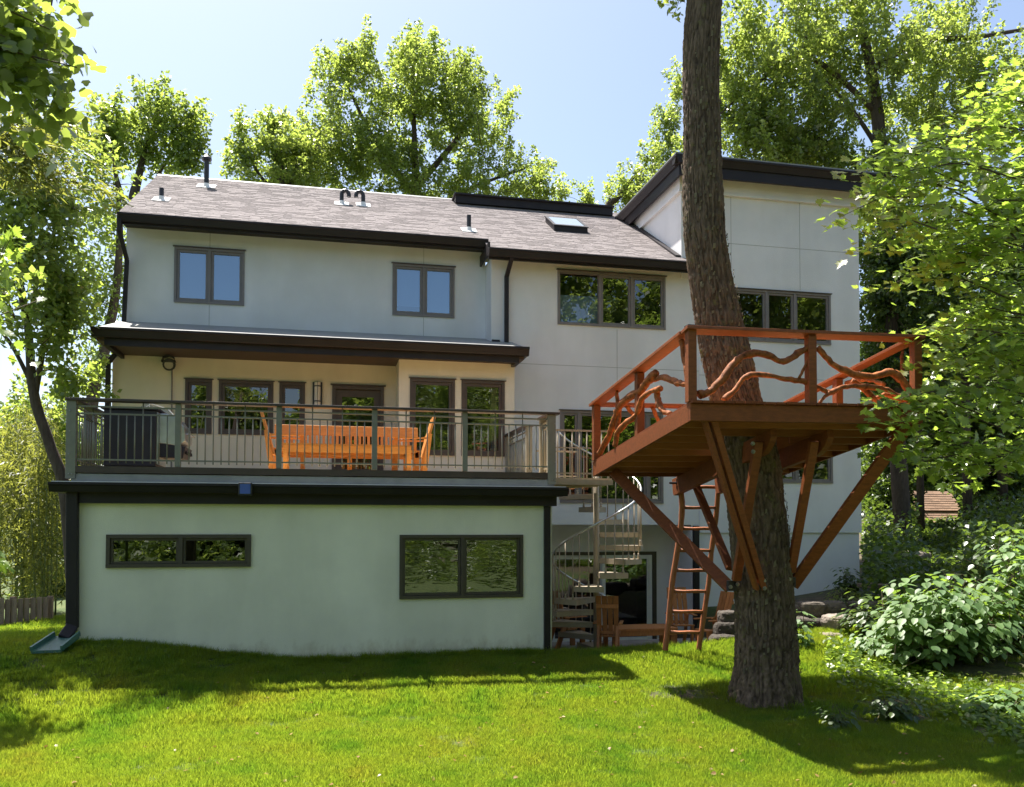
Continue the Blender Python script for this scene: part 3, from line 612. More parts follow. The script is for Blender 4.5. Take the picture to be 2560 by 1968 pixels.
# ------------------------------------------------------------------ furniture on the deck
DZ = 2.65
bench = thing('garden_bench', (.35, 15.4, DZ), 'long orange wooden bench with a plank backrest, facing the rail on the deck', 'bench')
bx0, bx1 = -.90, 1.60
obj('backrest', MB().hexa([(bx0, 15.30, 3.365), (bx1, 15.30, 3.365), (bx1, 15.335, 3.365), (bx0, 15.335, 3.365)], [(bx0, 15.34, 3.545), (bx1, 15.34, 3.545), (bx1, 15.375, 3.545), (bx0, 15.375, 3.545)]), M['cedar'], bench, bevel=.006)
s0 = None; x = bx0 + .14
while x < bx1 - .1:
    if s0 is None: s0 = (obj('back_slat', MB().bar((x, 15.315, 3.37), (x, 15.25, 3.10), .045, .02, (0, 1, 0)), M['cedar'], bench), x)
    else: dup(s0[0], bench, (x - s0[1], 0, 0))
    x += .078
obj('back_rail', MB().box(bx0, bx1, 15.235, 15.27, 3.05, 3.11), M['cedar'], bench, bevel=.004)
for k in range(4): obj('seat_slat', MB().box(bx0, bx1, 14.78 + k * .115, 14.78 + k * .115 + .10, 3.06, 3.085), M['cedar'], bench)
obj('apron', MB().box(bx0 + .04, bx1 - .04, 14.80, 14.83, 2.96, 3.055).box(bx0 + .04, bx1 - .04, 15.20, 15.23, 2.96, 3.055), M['cedar'], bench)
for x in (bx0 + .03, .35, bx1 - .1):
    for yy, zt in ((14.80, 3.058), (15.24, 3.36)): obj('leg', MB().box(x, x + .07, yy, yy + .06, DZ, zt), M['cedar'], bench)
tab = thing('low_table', (.34, 14.35, DZ), 'low orange wooden table between the bench and the rail', 'table')
tx0, tx1 = -.69, 1.36
for k in range(5): obj('top_slat', MB().box(tx0, tx1, 14.0 + k * .14, 14.0 + k * .14 + .132, 3.075, 3.10), M['cedar'], tab)
obj('apron', MB().box(tx0 + .02, tx1 - .02, 14.02, 14.045, 2.96, 3.073).box(tx0 + .02, tx1 - .02, 14.63, 14.655, 2.96, 3.073), M['cedar'], tab)
l0 = obj('leg', MB().box(tx0 + .005, tx0 + .075, 14.0, 14.06, DZ, 3.073), M['cedar'], tab)
for dx, dy in ((tx1 - tx0 - .08, 0), (0, .63), (tx1 - tx0 - .08, .63)): dup(l0, tab, (dx, dy, 0))
def deck_chair(x, s, label):
    c = thing('deck_chair', (x, 14.75, DZ), label, 'chair', 'slat backed chairs at the ends of the deck table')
    for k in range(4):
        yy = 14.50 + k * .125
        obj('back_slat', MB().hexa([(x - .02, yy, 2.95), (x + .02, yy, 2.95), (x + .02, yy + .11, 2.95), (x - .02, yy + .11, 2.95)], [(x + s * .21 - .02, yy, 3.66 + .02 * (k in (1, 2))), (x + s * .21 + .02, yy, 3.66 + .02 * (k in (1, 2))), (x + s * .21 + .02, yy + .11, 3.66), (x + s * .21 - .02, yy + .11, 3.66)]), M['cedar'], c, bevel=.006)
    for k in range(4): obj('seat_slat', MB().box(x - s * .48 + k * s * .11 - .05, x - s * .48 + k * s * .11 + .05, 14.48, 15.0, 3.03, 3.055), M['cedar'], c)
    for yy in (14.46, 15.0):
        obj('leg', MB().bar((x + s * .03, yy, DZ), (x + s * .12, yy, 3.35), .03, .07, (1, 0, 0)), M['cedar'], c)
        obj('leg', MB().bar((x - s * .46, yy, DZ), (x - s * .46, yy, 3.26), .03, .06, (1, 0, 0)), M['cedar'], c)
        obj('armrest', MB().box(min(x + s * .1, x - s * .52), max(x + s * .1, x - s * .52), yy - .04, yy + .04, 3.26, 3.285), M['cedar'], c)
deck_chair(-.86, -1, 'orange wooden chair at the left end of the bench on the deck')
deck_chair(1.60, 1, 'orange wooden chair at the right end of the bench on the deck')
gr = thing('grill', (-2.9, 14.6, DZ), 'dark barbecue grill cart behind the left corner of the deck railing', 'grill')
obj('cabinet', MB().box(-3.38, -2.62, 14.15, 14.95, 2.70, 3.58), M['grill'], gr, bevel=.012)
obj('worktop', MB().box(-3.42, -2.58, 14.11, 14.99, 3.582, 3.62), M['grill'], gr, bevel=.006)
obj('side_panel', MB().box(-2.618, -2.60, 14.2, 14.9, 2.74, 3.56), M['steel'], gr)
obj('lid', MB().prism([(-2.60, 3.08), (-2.30, 3.04), (-2.20, 3.12), (-2.22, 3.34), (-2.34, 3.50), (-2.50, 3.55), (-2.60, 3.55)], 'y', 14.28, 14.95), M['steel'], gr, bevel=.01)
obj('control_panel', MB().prism([(-2.60, 2.86), (-2.24, 2.84), (-2.20, 3.03), (-2.60, 3.07)], 'y', 14.28, 14.95), M['grill'], gr, bevel=.006)
obj('handle', MB().tube([(-2.16, 14.32, 3.24), (-2.16, 14.9, 3.24)], .016, 8).tube([(-2.22, 14.4, 3.24), (-2.16, 14.4, 3.24)], .01, 6).tube([(-2.22, 14.82, 3.24), (-2.16, 14.82, 3.24)], .01, 6), M['steel'], gr)
for k in range(4): obj('knob', MB().tube([(-2.225, 14.38 + k * .16, 2.94), (-2.185, 14.38 + k * .16, 2.945)], .028, 10), M['pipe'], gr)
for x in (-3.32, -2.7):
    for yy in (14.25, 14.85): obj('caster', MB().tube([(x, yy - .02, 2.69), (x, yy + .02, 2.69)], .04, 12), M['pipe'], gr)
pv, pn, pl_, pb, po = newmat('shade_cloth'); pb.inputs['Base Color'].default_value = (.42, .42, .34, 1); pb.inputs['Roughness'].default_value = .7; pb.inputs['Alpha'].default_value = .75
gd = thing('folded_parasol', (-2.9, 15.3, DZ), 'pale folded garden parasol leaning behind the grill', 'parasol')
obj('canopy', MB().add([(-3.30, 15.6, 3.62), (-2.52, 15.55, 3.60), (-2.70, 15.6, 3.78), (-2.98, 15.6, 3.86), (-3.06, 15.6, 3.90), (-3.30, 15.62, 3.62), (-2.52, 15.57, 3.60), (-2.70, 15.62, 3.78), (-2.98, 15.62, 3.86), (-3.06, 15.62, 3.90)], [(0, 1, 2, 3, 4), (9, 8, 7, 6, 5), (0, 5, 6, 1), (1, 6, 7, 2), (2, 7, 8, 3), (3, 8, 9, 4), (4, 9, 5, 0)]), pv, gd)
obj('pole', MB().tube([(-2.95, 15.65, DZ), (-3.0, 15.64, 3.88)], .018, 8), M['steel'], gd)
for a_, b_ in (((-3.30, 15.59, 3.62), (-2.98, 15.6, 3.87)), ((-3.06, 15.59, 3.90), (-2.70, 15.59, 3.79)), ((-2.98, 15.59, 3.62), (-3.0, 15.59, 3.87)), ((-2.70, 15.59, 3.79), (-2.52, 15.54, 3.60))):
    obj('rib', MB().tube([a_, b_], .008, 6), M['whiteflash'], gd)
# splash block under the downspout
spl = thing('splash_block', (-3.72, 13.3, .1), 'green plastic splash block on the grass under the left downspout', 'splash block')
zz = float(G(-3.75, 13.15)) + .05
obj('tray', MB().hexa([(-3.98, 12.95, zz - .04), (-3.58, 12.90, zz - .03), (-3.48, 13.40, zz + .10), (-3.82, 13.42, zz + .10)], [(-3.98, 12.95, zz), (-3.58, 12.90, zz + .01), (-3.48, 13.40, zz + .14), (-3.82, 13.42, zz + .14)]), solid('green_plastic', (.045, .12, .10), .45, .15), spl)
obj('side_rim', MB().bar((-3.98, 12.95, zz + .02), (-3.82, 13.42, zz + .17), .03, .07).bar((-3.58, 12.90, zz + .03), (-3.48, 13.40, zz + .17), .03, .07), solid('green_plastic_rim', (.06, .15, .125), .45, .1), spl)

# ------------------------------------------------------------------ spiral staircase
SX, SY, RS = 4.93, 15.2, .86
st = thing('spiral_staircase', (SX, SY, -.60), 'grey brown metal spiral staircase from the patio to the deck', 'staircase')
obj('centre_pole', MB().tube([(SX, SY, -.62), (SX, SY, 3.72)], .057, 18), M['stairm'], st, smooth=True)
obj('pole_cap', MB().tube([(SX, SY, 3.72), (SX, SY, 3.75), (SX, SY, 3.80), (SX, SY, 3.82)], [.068, .068, .05, .015], 16), M['stairm'], st)
NT = 13; DA = R(32.5)
def ang(i): return R(275) + DA * (i - 6)
dzt = .24
def trd(i): return .94 + dzt * (i - 6)
tread0 = None; tops = []
for i in range(NT):
    a_ = ang(i); z = trd(i)
    if tread0 is None:
        h = DA * .56; mb = MB()
        pts = [(.06 * math.cos(-h * 1.0), .06 * math.sin(-h)), (RS * math.cos(-h), RS * math.sin(-h)), (RS * 1.005, 0), (RS * math.cos(h), RS * math.sin(h)), (.06 * math.cos(h), .06 * math.sin(h))]
        mb.prism(pts, 'z', -.032, 0)
        for q in (-h, h):
            mb.bar((.07 * math.cos(q), .07 * math.sin(q), -.055), (RS * math.cos(q) * .995, RS * math.sin(q) * .995, -.055), .008, .085)
        mb.bar((RS * math.cos(-h) * .997, RS * math.sin(-h) * .997, -.055), (RS, 0, -.055), .008, .085).bar((RS, 0, -.055), (RS * math.cos(h) * .997, RS * math.sin(h) * .997, -.055), .008, .085)
        mb.v = [(v[0] + SX, v[1] + SY, v[2] - .60) for v in mb.v]
        t0 = obj('tread', mb, M['stairm'], st); tread0 = t0; o = t0
    else:
        o = t0.copy(); col.objects.link(o); o.parent = st
    o.rotation_euler = (0, 0, a_); o.location = (0, 0, z + .60)
bal = {}
RB = RS - .03
def hz(a_): return trd(0) + dzt * ((a_ - ang(0)) / DA) + 1.04
bpts = []
for i in range(NT):
    for q in (-.36, .0, .36):
        a_ = ang(i) + DA * q; zb = trd(i); zt = hz(a_)
        p = Vector((SX + RB * math.cos(a_), SY + RB * math.sin(a_), 0)); L = round(zt - zb, 2)
        if L not in bal:
            mb = MB().tube([(p.x, p.y, zb - .06), (p.x, p.y, zt)], .0105, 8).tube([(p.x, p.y, zb - .001), (p.x, p.y, zb + .03), (p.x, p.y, zb + .07), (p.x, p.y, zb + .10)], [.022, .024, .014, .018], 8)
            bal[L] = (obj('baluster', mb, M['stairm'], st, smooth=True), p.copy(), zb)
        else:
            o, pp, zq = bal[L]; dup(o, st, (p.x - pp.x, p.y - pp.y, zb - zq))
hp = []
a_ = ang(0) - .35
while a_ < ang(NT - 1) + .35:
    hp.append((SX + RB * math.cos(a_), SY + RB * math.sin(a_), hz(a_))); a_ += .1
obj('handrail', MB().tube(hp, .020, 10), M['steel'], st, smooth=True)
# landing between the deck and the pole
obj('landing', MB().prism([(3.66, 14.30), (4.95, 14.36), (4.95, 15.22), (3.66, 15.15)], 'z', 2.585, 2.62).box(3.66, 4.95, 14.30, 14.33, 2.50, 2.585), M['stairm'], st)
obj('landing_bracket', MB().prism([(3.70, 2.42), (3.70, 2.583), (4.9, 2.583), (4.9, 2.50)], 'y', 14.5, 14.53).prism([(3.70, 2.42), (3.70, 2.583), (4.9, 2.583), (4.9, 2.50)], 'y', 15.0, 15.03), M['stairm'], st)
obj('landing_rail', MB().box(3.70, 4.92, 14.315, 14.345, 3.44, 3.47).box(3.70, 4.92, 14.32, 14.34, 2.69, 2.715).box(3.70, 4.55, 14.321, 14.339, 3.14, 3.16), M['stairm'], st)
q0 = None; x = 3.80
while x < 4.9:
    if q0 is None: q0 = (obj('baluster', MB().tube([(x, 14.33, 2.62), (x, 14.33, 3.45)], .012, 8), M['stairm'], st, smooth=True), x)
    else: dup(q0[0], st, (x - q0[1], 0, 0))
    x += .135
for xx in (3.86, 4.0, 4.14, 4.28, 4.42): dup(q0[0], st, (xx - q0[1], .72, -.02))
obj('landing_rail', MB().box(3.72, 4.5, 15.04, 15.06, 3.13, 3.16).box(3.72, 4.5, 15.04, 15.06, 2.68, 2.70), M['stairm'], st)

# ------------------------------------------------------------------ big tree carrying the treehouse
TRK = [(1640, 1570, 74), (1637, 1500, 68.5), (1634, 1400, 62), (1629, 1290, 58), (1622, 1150, 56.5), (1608, 1000, 53), (1587, 900, 51), (1566, 850, 50), (1545, 750, 50), (1520, 600, 43), (1504, 500, 41), (1497, 400, 39.5), (1496, 300, 38.5), (1498, 150, 36.5), (1502, 0, 35), (1507, -150, 33)]
cps = []
for px, py, hw in TRK:
    a_ = at(px - hw, py, 10.8); b_ = at(px + hw, py, 10.8); cps.append(((a_ + b_) / 2, (b_ - a_).length / 2))
TX, TY = cps[1][0].x, 10.8
bigtree = thing('tall_tree', (TX, TY, float(G(TX, TY))), 'tall mature tree with rough bark growing up through the orange treehouse', 'tree')
zs_ = np.array([c[0].z for c in cps][::-1]); order = np.argsort(zs_); zs_ = zs_[order]
cx_ = np.array([c[0].x for c in cps][::-1])[order]; cr_ = np.array([c[1] for c in cps][::-1])[order]
zz = np.concatenate([np.linspace(-1.1, 4.5, 330), np.linspace(4.52, 9.9, 230), [10.3, 10.8, 11.3]])
th = np.linspace(0, 2 * np.pi, 260, endpoint=False)
TH, ZZ = np.meshgrid(th, zz)
CX = np.interp(ZZ, zs_, cx_) + .02 * np.sin(ZZ * 2.1); RR = np.interp(ZZ, zs_, cr_)
RR = RR * (1 + np.clip((-.2 - ZZ) * .20, 0, .25) * (1 + .5 * np.sin(TH * 5 + 1)))
RR = np.where(ZZ > 9.9, RR * np.clip(1 - (ZZ - 9.9) / 2.2, .3, 1), RR)
def vnoise(u, v, pu, seed):                         # value noise, periodic in u
    rg = np.random.default_rng(seed); T = rg.random((pu, 4096))
    iu = np.floor(u).astype(int); iv = np.floor(v).astype(int); fu = u - iu; fv = v - iv
    fu = fu * fu * (3 - 2 * fu); fv = fv * fv * (3 - 2 * fv)
    g_ = lambda a, b: T[a % pu, b % 4096]
    return (g_(iu, iv) * (1 - fu) + g_(iu + 1, iv) * fu) * (1 - fv) + (g_(iu, iv + 1) * (1 - fu) + g_(iu + 1, iv + 1) * fu) * fv
U0 = TH / (2 * np.pi)
warp = vnoise(U0 * 8, ZZ * 1.6 + 50, 8, 1) * .9
n1 = vnoise(U0 * 58 + 2 * 58 + warp * 1.4, ZZ * 5.0 + 50, 58, 2); n2 = vnoise(U0 * 104 + 2 * 104 + warp * 2, ZZ * 15 + 50, 104, 3); n3 = vnoise(U0 * 120, ZZ * 30 + 90, 120, 4)
ridge = 1 - np.abs(n1 * 2 - 1); ridge2 = 1 - np.abs(n2 * 2 - 1)
disp = -.020 * ridge ** 2.5 - .012 * ridge2 ** 2 + .012 * (n3 - .5) + .03 * (vnoise(U0 * 5, ZZ * .8 + 60, 5, 6) - .5)
Rr = RR + disp * (RR / .33)
P = np.stack([CX + Rr * np.cos(TH), TY + Rr * np.sin(TH), ZZ], -1).reshape(-1, 3) - np.array(ORG[bigtree])
nz, nth = len(zz), len(th); idx = np.arange(nz * nth).reshape(nz, nth)
F = np.stack([idx[:-1], np.roll(idx[:-1], -1, 1), np.roll(idx[1:], -1, 1), idx[1:]], -1).reshape(-1, 4)
me = bpy.data.meshes.new('trunk'); fast(me, P, F); me.materials.append(M['bark'])
fa_ = me.attributes.new('furrow', 'FLOAT', 'POINT'); fa_.data.foreach_set('value', np.clip(1.0 - ridge ** 2.5 * .75 - ridge2 ** 2 * .3 + (n3 - .5) * .5, 0, 1).astype(np.float32).ravel()); me.polygons.foreach_set('use_smooth', [True] * len(me.polygons))
trunk = link('trunk', me, bigtree)
def trunk_at(z): return float(np.interp(z, zs_, cx_)), float(np.interp(z, zs_, cr_))
# flakes of lichen and lifted bark scales on the trunk
rgf = np.random.default_rng(5); nfl = 900
zf = rgf.uniform(-.2, 8.6, nfl); tf = rgf.uniform(np.pi * .95, 2.05 * np.pi, nfl)
cxf = np.interp(zf, zs_, cx_); rf = np.interp(zf, zs_, cr_) - .004
V_, F_, T_ = [], [], []
for i in range(nfl):
    c_ = np.array([cxf[i] + rf[i] * math.cos(tf[i]), TY + rf[i] * math.sin(tf[i]), zf[i]]) - np.array(ORG[bigtree])
    nrm = np.array([math.cos(tf[i]), math.sin(tf[i]), 0]); tg = np.array([-nrm[1], nrm[0], 0]); s = rgf.uniform(.008, .022)
    b0_ = len(V_); up = np.array([0, 0, 1.]) * s * rgf.uniform(1, 2.2)
    V_ += [c_ - tg * s - up, c_ + tg * s * .8 - up * .7 + nrm * .012, c_ + tg * s * .9 + up + nrm * .005, c_ - tg * s * .7 + up * .8 + nrm * .016]
    F_.append((b0_, b0_ + 1, b0_ + 2, b0_ + 3)); T_.append(rgf.random())
me = bpy.data.meshes.new('bark_scales'); fast(me, V_, F_, T_)
me.materials.append(tinted('bark_scale', (.09, .07, .055), (.21, .18, .11), .9, .3, 40)); o = link('bark_scales', me, trunk); o['kind'] = 'stuff'

# ------------------------------------------------------------------ treehouse
A_ = at(1473, 856, 9.5); B_ = at(1969, 866, 9.5); C_ = at(1265, 985, 12.7); D_ = C_ + (B_ - A_) * 1.0
D_.z = A_.z + 0 + (C_.z - A_.z) + .03
th_ = thing('treehouse', A_.lerp(D_, .5), 'orange stained treehouse platform with branch railings braced against the tall tree', 'treehouse')
def TP(u, v, h=0.):
    p = A_ * ((1 - u) * (1 - v)) + B_ * (u * (1 - v)) + C_ * ((1 - u) * v) + D_ * (u * v); return p + Vector((0, 0, h))
def slabuv(mb, u0, u1, v0, v1, h0, h1):
    q = [(u0, v0), (u1, v0), (u1, v1), (u0, v1)]
    return mb.hexa([TP(a, b, h0) for a, b in q], [TP(a, b, h1) for a, b in q])
TW = M['tree_wood']
def deckb(mb):                        # stained board, upper face painted paler to bounce sun onto the rails
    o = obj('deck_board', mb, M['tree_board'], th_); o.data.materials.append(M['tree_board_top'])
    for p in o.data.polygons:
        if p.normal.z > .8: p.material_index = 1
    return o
NB = 23
tcx, tcr = trunk_at(3.05)
_o = A_; eu = (B_ - A_); ev = (C_ - A_)
def inv(p):                          # platform coordinates of a world point (top view)
    d = p - A_; det = eu.x * ev.y - eu.y * ev.x
    return (d.x * ev.y - d.y * ev.x) / det, (eu.x * d.y - eu.y * d.x) / det
tu, tv = inv(Vector((tcx, TY, 0)))
ru = (tcr + .06) / eu.length; rv = (tcr + .06) / ev.length
for k in range(NB):
    u0, u1 = k / NB + .0012, (k + 1) / NB - .0012; jit = random.uniform(-.003, .003)
    if u1 > tu - ru and u0 < tu + ru:
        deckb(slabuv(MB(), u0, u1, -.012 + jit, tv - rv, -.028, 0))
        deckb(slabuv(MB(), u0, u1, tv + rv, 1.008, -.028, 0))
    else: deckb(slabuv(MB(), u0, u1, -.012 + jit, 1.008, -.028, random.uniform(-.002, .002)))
for (u0, u1, v0, v1) in ((0, 1, 0, .013), (0, 1, .987, 1), (0, .012, .0135, .9865), (.988, 1, .0135, .9865)):
    obj('rim_joist', slabuv(MB(), u0, u1, v0, v1, -.235, -.03), TW, th_, bevel=.004)
for k in range(8):
    v = .10 + k * .80 / 7
    if abs(v - tv) < rv + .01:
        obj('joist', slabuv(MB(), .0125, tu - ru - .02, v - .006, v + .006, -.233, -.0285), M['tree_joist'], th_)
        obj('joist', slabuv(MB(), tu + ru + .02, .9875, v - .006, v + .006, -.233, -.0285), M['tree_joist'], th_)
    else: obj('joist', slabuv(MB(), .0125, .9875, v - .006, v + .006, -.233, -.0285), M['tree_joist'], th_)
def beam(pf, pb, name='beam'):       # doubled beam under the joists with a curved nose at its front end
    d = (pb - pf).normalized(); sx = d.cross(Vector((0, 0, 1))).normalized(); L = (pb - pf).length; h = .27
    prof = [(0, 0), (0, -.10), (.04, -.155), (.10, -.20), (.17, -h + .03), (.26, -h), (L - .02, -h), (L, -h + .05), (L, 0)]
    up = d.cross(sx) * -1
    if up.z < 0: up = -up
    mb = MB(); n_ = len(prof); v = []
    for s in (-.045, .045):
        for a, b in prof: v.append(pf + d * a + up * b + sx * s)
    mb.add(v, [tuple(range(n_)), tuple(range(n_, 2 * n_))[::-1]] + [(i, n_ + i, n_ + (i + 1) % n_, (i + 1) % n_) for i in range(n_)])
    return obj(name, mb, TW, th_, bevel=.004)
u1, v1 = inv(at(*z4(1245, 620), 9.85)); u2, v2 = inv(at(*z4(820, 900), 12.72))
bf1, bb1 = TP(u1, .10, -.2355), TP(.455, 1.06, -.2355)
beam(bf1, bb1)
u3, v3 = inv(at(*z4(1525, 640), 9.85))
bf2, bb2 = TP(u3, .10, -.2355), TP(u3 + (u2 - u1) * .1, 1.02, -.2355)
beam(bf2, bb2)
zc = .55
def trp(px, py, Y): return at(*z4(px, py), Y)
def brace(a, b, wd=.05, ht=.15, up=(0, 1, 0), n='brace'):
    return obj(n, MB().bar(a, b, ht, wd, up), TW, th_, bevel=.004)
tl = trunk_at(.55)
br1 = brace(at(*z4(462, 850), 12.35), at(*z4(1040, 1425), 10.86), .06, .165)
br2 = brace(at(*z4(862, 900), 12.62), at(*z4(1040, 1330), 10.95), .06, .12)
br3a = brace(at(*z4(908, 588), 9.62), at(*z4(1167, 1428), 10.36), .10, .044)
br3b = brace(at(*z4(949, 588), 9.62), at(*z4(1199, 1424), 10.36), .10, .080)
br4 = brace(at(*z4(1178, 700), 9.98), at(*z4(1068, 1385), 10.58), .07, .115)
br5 = brace(at(*z4(1452, 700), 9.95), at(*z4(1338, 1345), 10.62), .07, .115)
br6 = brace(at(*z4(1905, 632), 9.72), at(*z4(1345, 1412), 10.80), .07, .165)
br7 = brace(at(*z4(1268, 845), 12.45), at(*z4(1300, 1330), 11.05), .06, .11)
obj('spacer', MB().bar(at(*z4(990, 840), 9.86), at(*z4(1000, 870), 9.89), .06, .06, (0, 1, 0)).bar(at(*z4(1075, 1130), 10.10), at(*z4(1085, 1160), 10.13), .06, .06, (0, 1, 0)), TW, th_)
# steel shoes and bolts
for px, py, Y in ((1048, 1412, 10.66), (1196, 1405, 10.34), (1340, 1395, 10.66)):
    p = at(*z4(px, py), Y); obj('bracket', MB().box(p.x - .06, p.x + .06, p.y - .02, p.y + .05, p.z - .07, p.z + .07), M['pipe'], th_, bevel=.004)
bl = None
for px, py, Y in ((1206, 1388, 10.30), (1208, 1425, 10.30), (1330, 1380, 10.5), (1150, 710, 9.9), (1152, 750, 9.9), (1040, 1418, 10.6), (1075, 1405, 10.6), (795, 905, 12.70), (838, 905, 12.6), (1265, 885, 12.3)):
    p = at(*z4(px, py), Y)
    if bl is None: bl = (obj('bolt', MB().tube([p + Vector((0, -.03, 0)), p + Vector((0, .03, 0))], .018, 6).tube([p + Vector((0, -.005, 0)), p + Vector((0, .005, 0))], .028, 10), M['bolt'], th_), p)
    else: dup(bl[0], th_, p - bl[1])
p = at(*z4(785, 905), 12.70); obj('clamp', MB().tube([p + Vector((-.16, 0, 0)), p + Vector((.08, 0, 0))], .018, 8).tube([p + Vector((-.03, 0, .07)), p + Vector((-.03, 0, -.09))], .016, 8), M['pipe'], th_)
# posts, rails
RH = .885
ps = [(0.012, .018), (.515, .018), (.985, .018), (.02, .50), (.012, .985), (.50, .985), (.985, .985), (.98, .50)]
for i, (u, v) in enumerate(ps):
    p = TP(u, v, 0); s = .055
    mb = MB().box(p.x - s, p.x + s, p.y - s, p.y + s, p.z - .03 * (0) + .001, p.z + RH - (.02 if i else -.01))
    o = obj('post', mb, TW, th_, bevel=.006)
    if i in (0, 4): obj('post_cap', MB().box(p.x - .06, p.x + .06, p.y - .06, p.y + .06, p.z + RH + .036, p.z + RH + .055), M['pipe'], o, bevel=.004)
def toprail(p, q, w_):
    return obj('top_rail', MB().bar(p, q, w_, .042, NP_), TW, th_, bevel=.005)
NP_ = (B_ - A_).cross(C_ - A_).normalized(); hh = RH
toprail(TP(-.015, .018, hh), TP(1.01, .018, hh), .20)
toprail(TP(.012, .052, hh + .001), TP(.012, 1.01, hh + .001), .19)
toprail(TP(.985, .052, hh + .001), TP(.985, 1.01, hh + .001), .18)
toprail(TP(.04, .985, hh - .001), TP(.96, .985, hh - .001), .14)
nF = Vector((0, 1, 0)); pF = TP(0, .018, 0)
eL = TP(.012, 1, 0) - TP(.012, 0, 0); nL = Vector((eL.y, -eL.x, 0)).normalized(); pL = TP(.012, 0, 0)
eRr = TP(.985, 1, 0) - TP(.985, 0, 0); nR = Vector((eRr.y, -eRr.x, 0)).normalized(); pR = TP(.985, 0, 0)
pB = TP(0, .985, 0); nB = Vector((0, 1, 0))
def smooth_path(P_, sub=5):
    out_ = []; n_ = len(P_)
    for i in range(n_ - 1):
        a, b, c, d = P_[max(i - 1, 0)], P_[i], P_[i + 1], P_[min(i + 2, n_ - 1)]
        for k in range(sub):
            t = k / sub; out_.append(.5 * ((2 * b) + (c - a) * t + (2 * a - 5 * b + 4 * c - d) * t * t + (3 * b - a - 3 * c + d) * t ** 3))
    out_.append(P_[-1]); return out_
def branch(pts, w0, w1, plane, off=0.):
    p, n_ = plane; W = [atp(*z4(*q), p + n_ * off, n_) for q in pts]
    S = smooth_path(W, 5); N = len(S); pxm = W[0].y / (FPX / K) * .4319
    for i in range(1, N - 1): S[i] = S[i] + Vector((random.uniform(-1, 1), random.uniform(-1, 1), random.uniform(-1, 1))) * .007
    f1, f2 = random.uniform(0, 6), random.uniform(0, 6)
    rad = [1.08 * pxm * (w0 + (w1 - w0) * i / (N - 1)) / 2 * (1 + .12 * math.sin(i * .55 + f1) + .06 * math.sin(i * 1.3 + f2) + random.uniform(-.07, .07)) for i in range(N)]
    o = obj('branch', MB().tube(S, rad, 12, wob=.06), M['branch'], th_, smooth=True)
    return o
PF, PL, PR, PB = (pF, nF), (pL, nL), (pR, nR), (pB, nB)
branch([(885, 470), (940, 450), (1000, 390), (1060, 310), (1120, 270), (1210, 268), (1300, 305), (1370, 265), (1440, 225)], 42, 30, PF)
branch([(1005, 495), (1060, 445), (1110, 385), (1160, 370), (1290, 385), (1400, 405), (1490, 440), (1530, 458), (1600, 430), (1700, 430), (1800, 440), (1870, 475), (1935, 505)], 28, 26, PF, .03)
branch([(1470, 235), (1540, 310), (1620, 355), (1720, 378), (1830, 358), (1880, 390), (1935, 470)], 30, 44, PF, .01)
branch([(1380, 385), (1410, 320), (1430, 275)], 16, 13, PF)
branch([(1530, 455), (1500, 485), (1480, 508)], 20, 16, PF)
branch([(1640, 400), (1700, 440), (1745, 485), (1795, 520)], 34, 24, PF, .12)
branch([(1890, 250), (1888, 310), (1890, 375)], 18, 16, PR)
branch([(1610, 412), (1680, 395), (1740, 400), (1800, 420)], 26, 18, PR)
branch([(797, 200), (812, 290), (825, 350), (828, 440)], 28, 24, PL)
branch([(663, 390), (720, 385), (780, 410), (832, 415)], 32, 28, PL, .03)
branch([(393, 760), (440, 670), (470, 590), (490, 530), (540, 480), (590, 455), (630, 405), (672, 360)], 30, 34, PL)
branch([(480, 450), (482, 520), (492, 560), (480, 640)], 18, 24, PL, .03)
branch([(470, 725), (480, 660), (520, 610), (575, 570), (600, 490), (650, 450), (695, 438)], 28, 24, PL, -.02)
branch([(680, 440), (680, 490), (700, 540), (745, 565)], 32, 28, PL, .02)
branch([(525, 525), (562, 570)], 20, 18, PB); branch([(655, 530), (684, 600)], 20, 22, PB)
branch([(1990 - 40, 520), (1880, 500), (1800, 470), (1700, 520)], 26, 22, PF, .22)

# ------------------------------------------------------------------ ladder up to the treehouse
lad = thing('ladder', (5.6, 12.9, -.1), 'rustic pole ladder leaning on the back edge of the treehouse platform', 'ladder')
yt, yb_ = 12.78, 13.10
def LP(x, y): f_ = (y - 880) / 800; return at(*z4(x, y), yt + (yb_ - yt) * f_)
def pole(pts, w_): 
    S = smooth_path([LP(*q) for q in pts], 4); N = len(S)
    return obj('stile', MB().tube(S, [w_ * .4319 * 12.9 / (FPX / K) / 2 * (1 + .06 * math.sin(i * 2.1)) for i in range(N)], 10, wob=.05), M['ladder'], lad, smooth=True)
pole([(787, 860), (800, 1000), (797, 1090), (778, 1230), (752, 1400), (735, 1580), (722, 1690), (718, 1730)], 30)
pole([(985, 860), (968, 1080), (945, 1250), (932, 1400), (905, 1580), (888, 1690), (884, 1730)], 28)
for (xa, xb, y) in ((800, 975, 925), (803, 970, 1026), (798, 960, 1130), (782, 945, 1238), (770, 935, 1337), (757, 925, 1440), (743, 908, 1540), (735, 892, 1642)):
    a, b = LP(xa, y - 1), LP(xb, y + 1)
    obj('rung', MB().tube([a, a.lerp(b, .33) + Vector((0, 0, -.006)), a.lerp(b, .66) + Vector((0, 0, .004)), b], [.030, .027, .028, .026], 10, wob=.08), M['ladder'], lad, smooth=True)

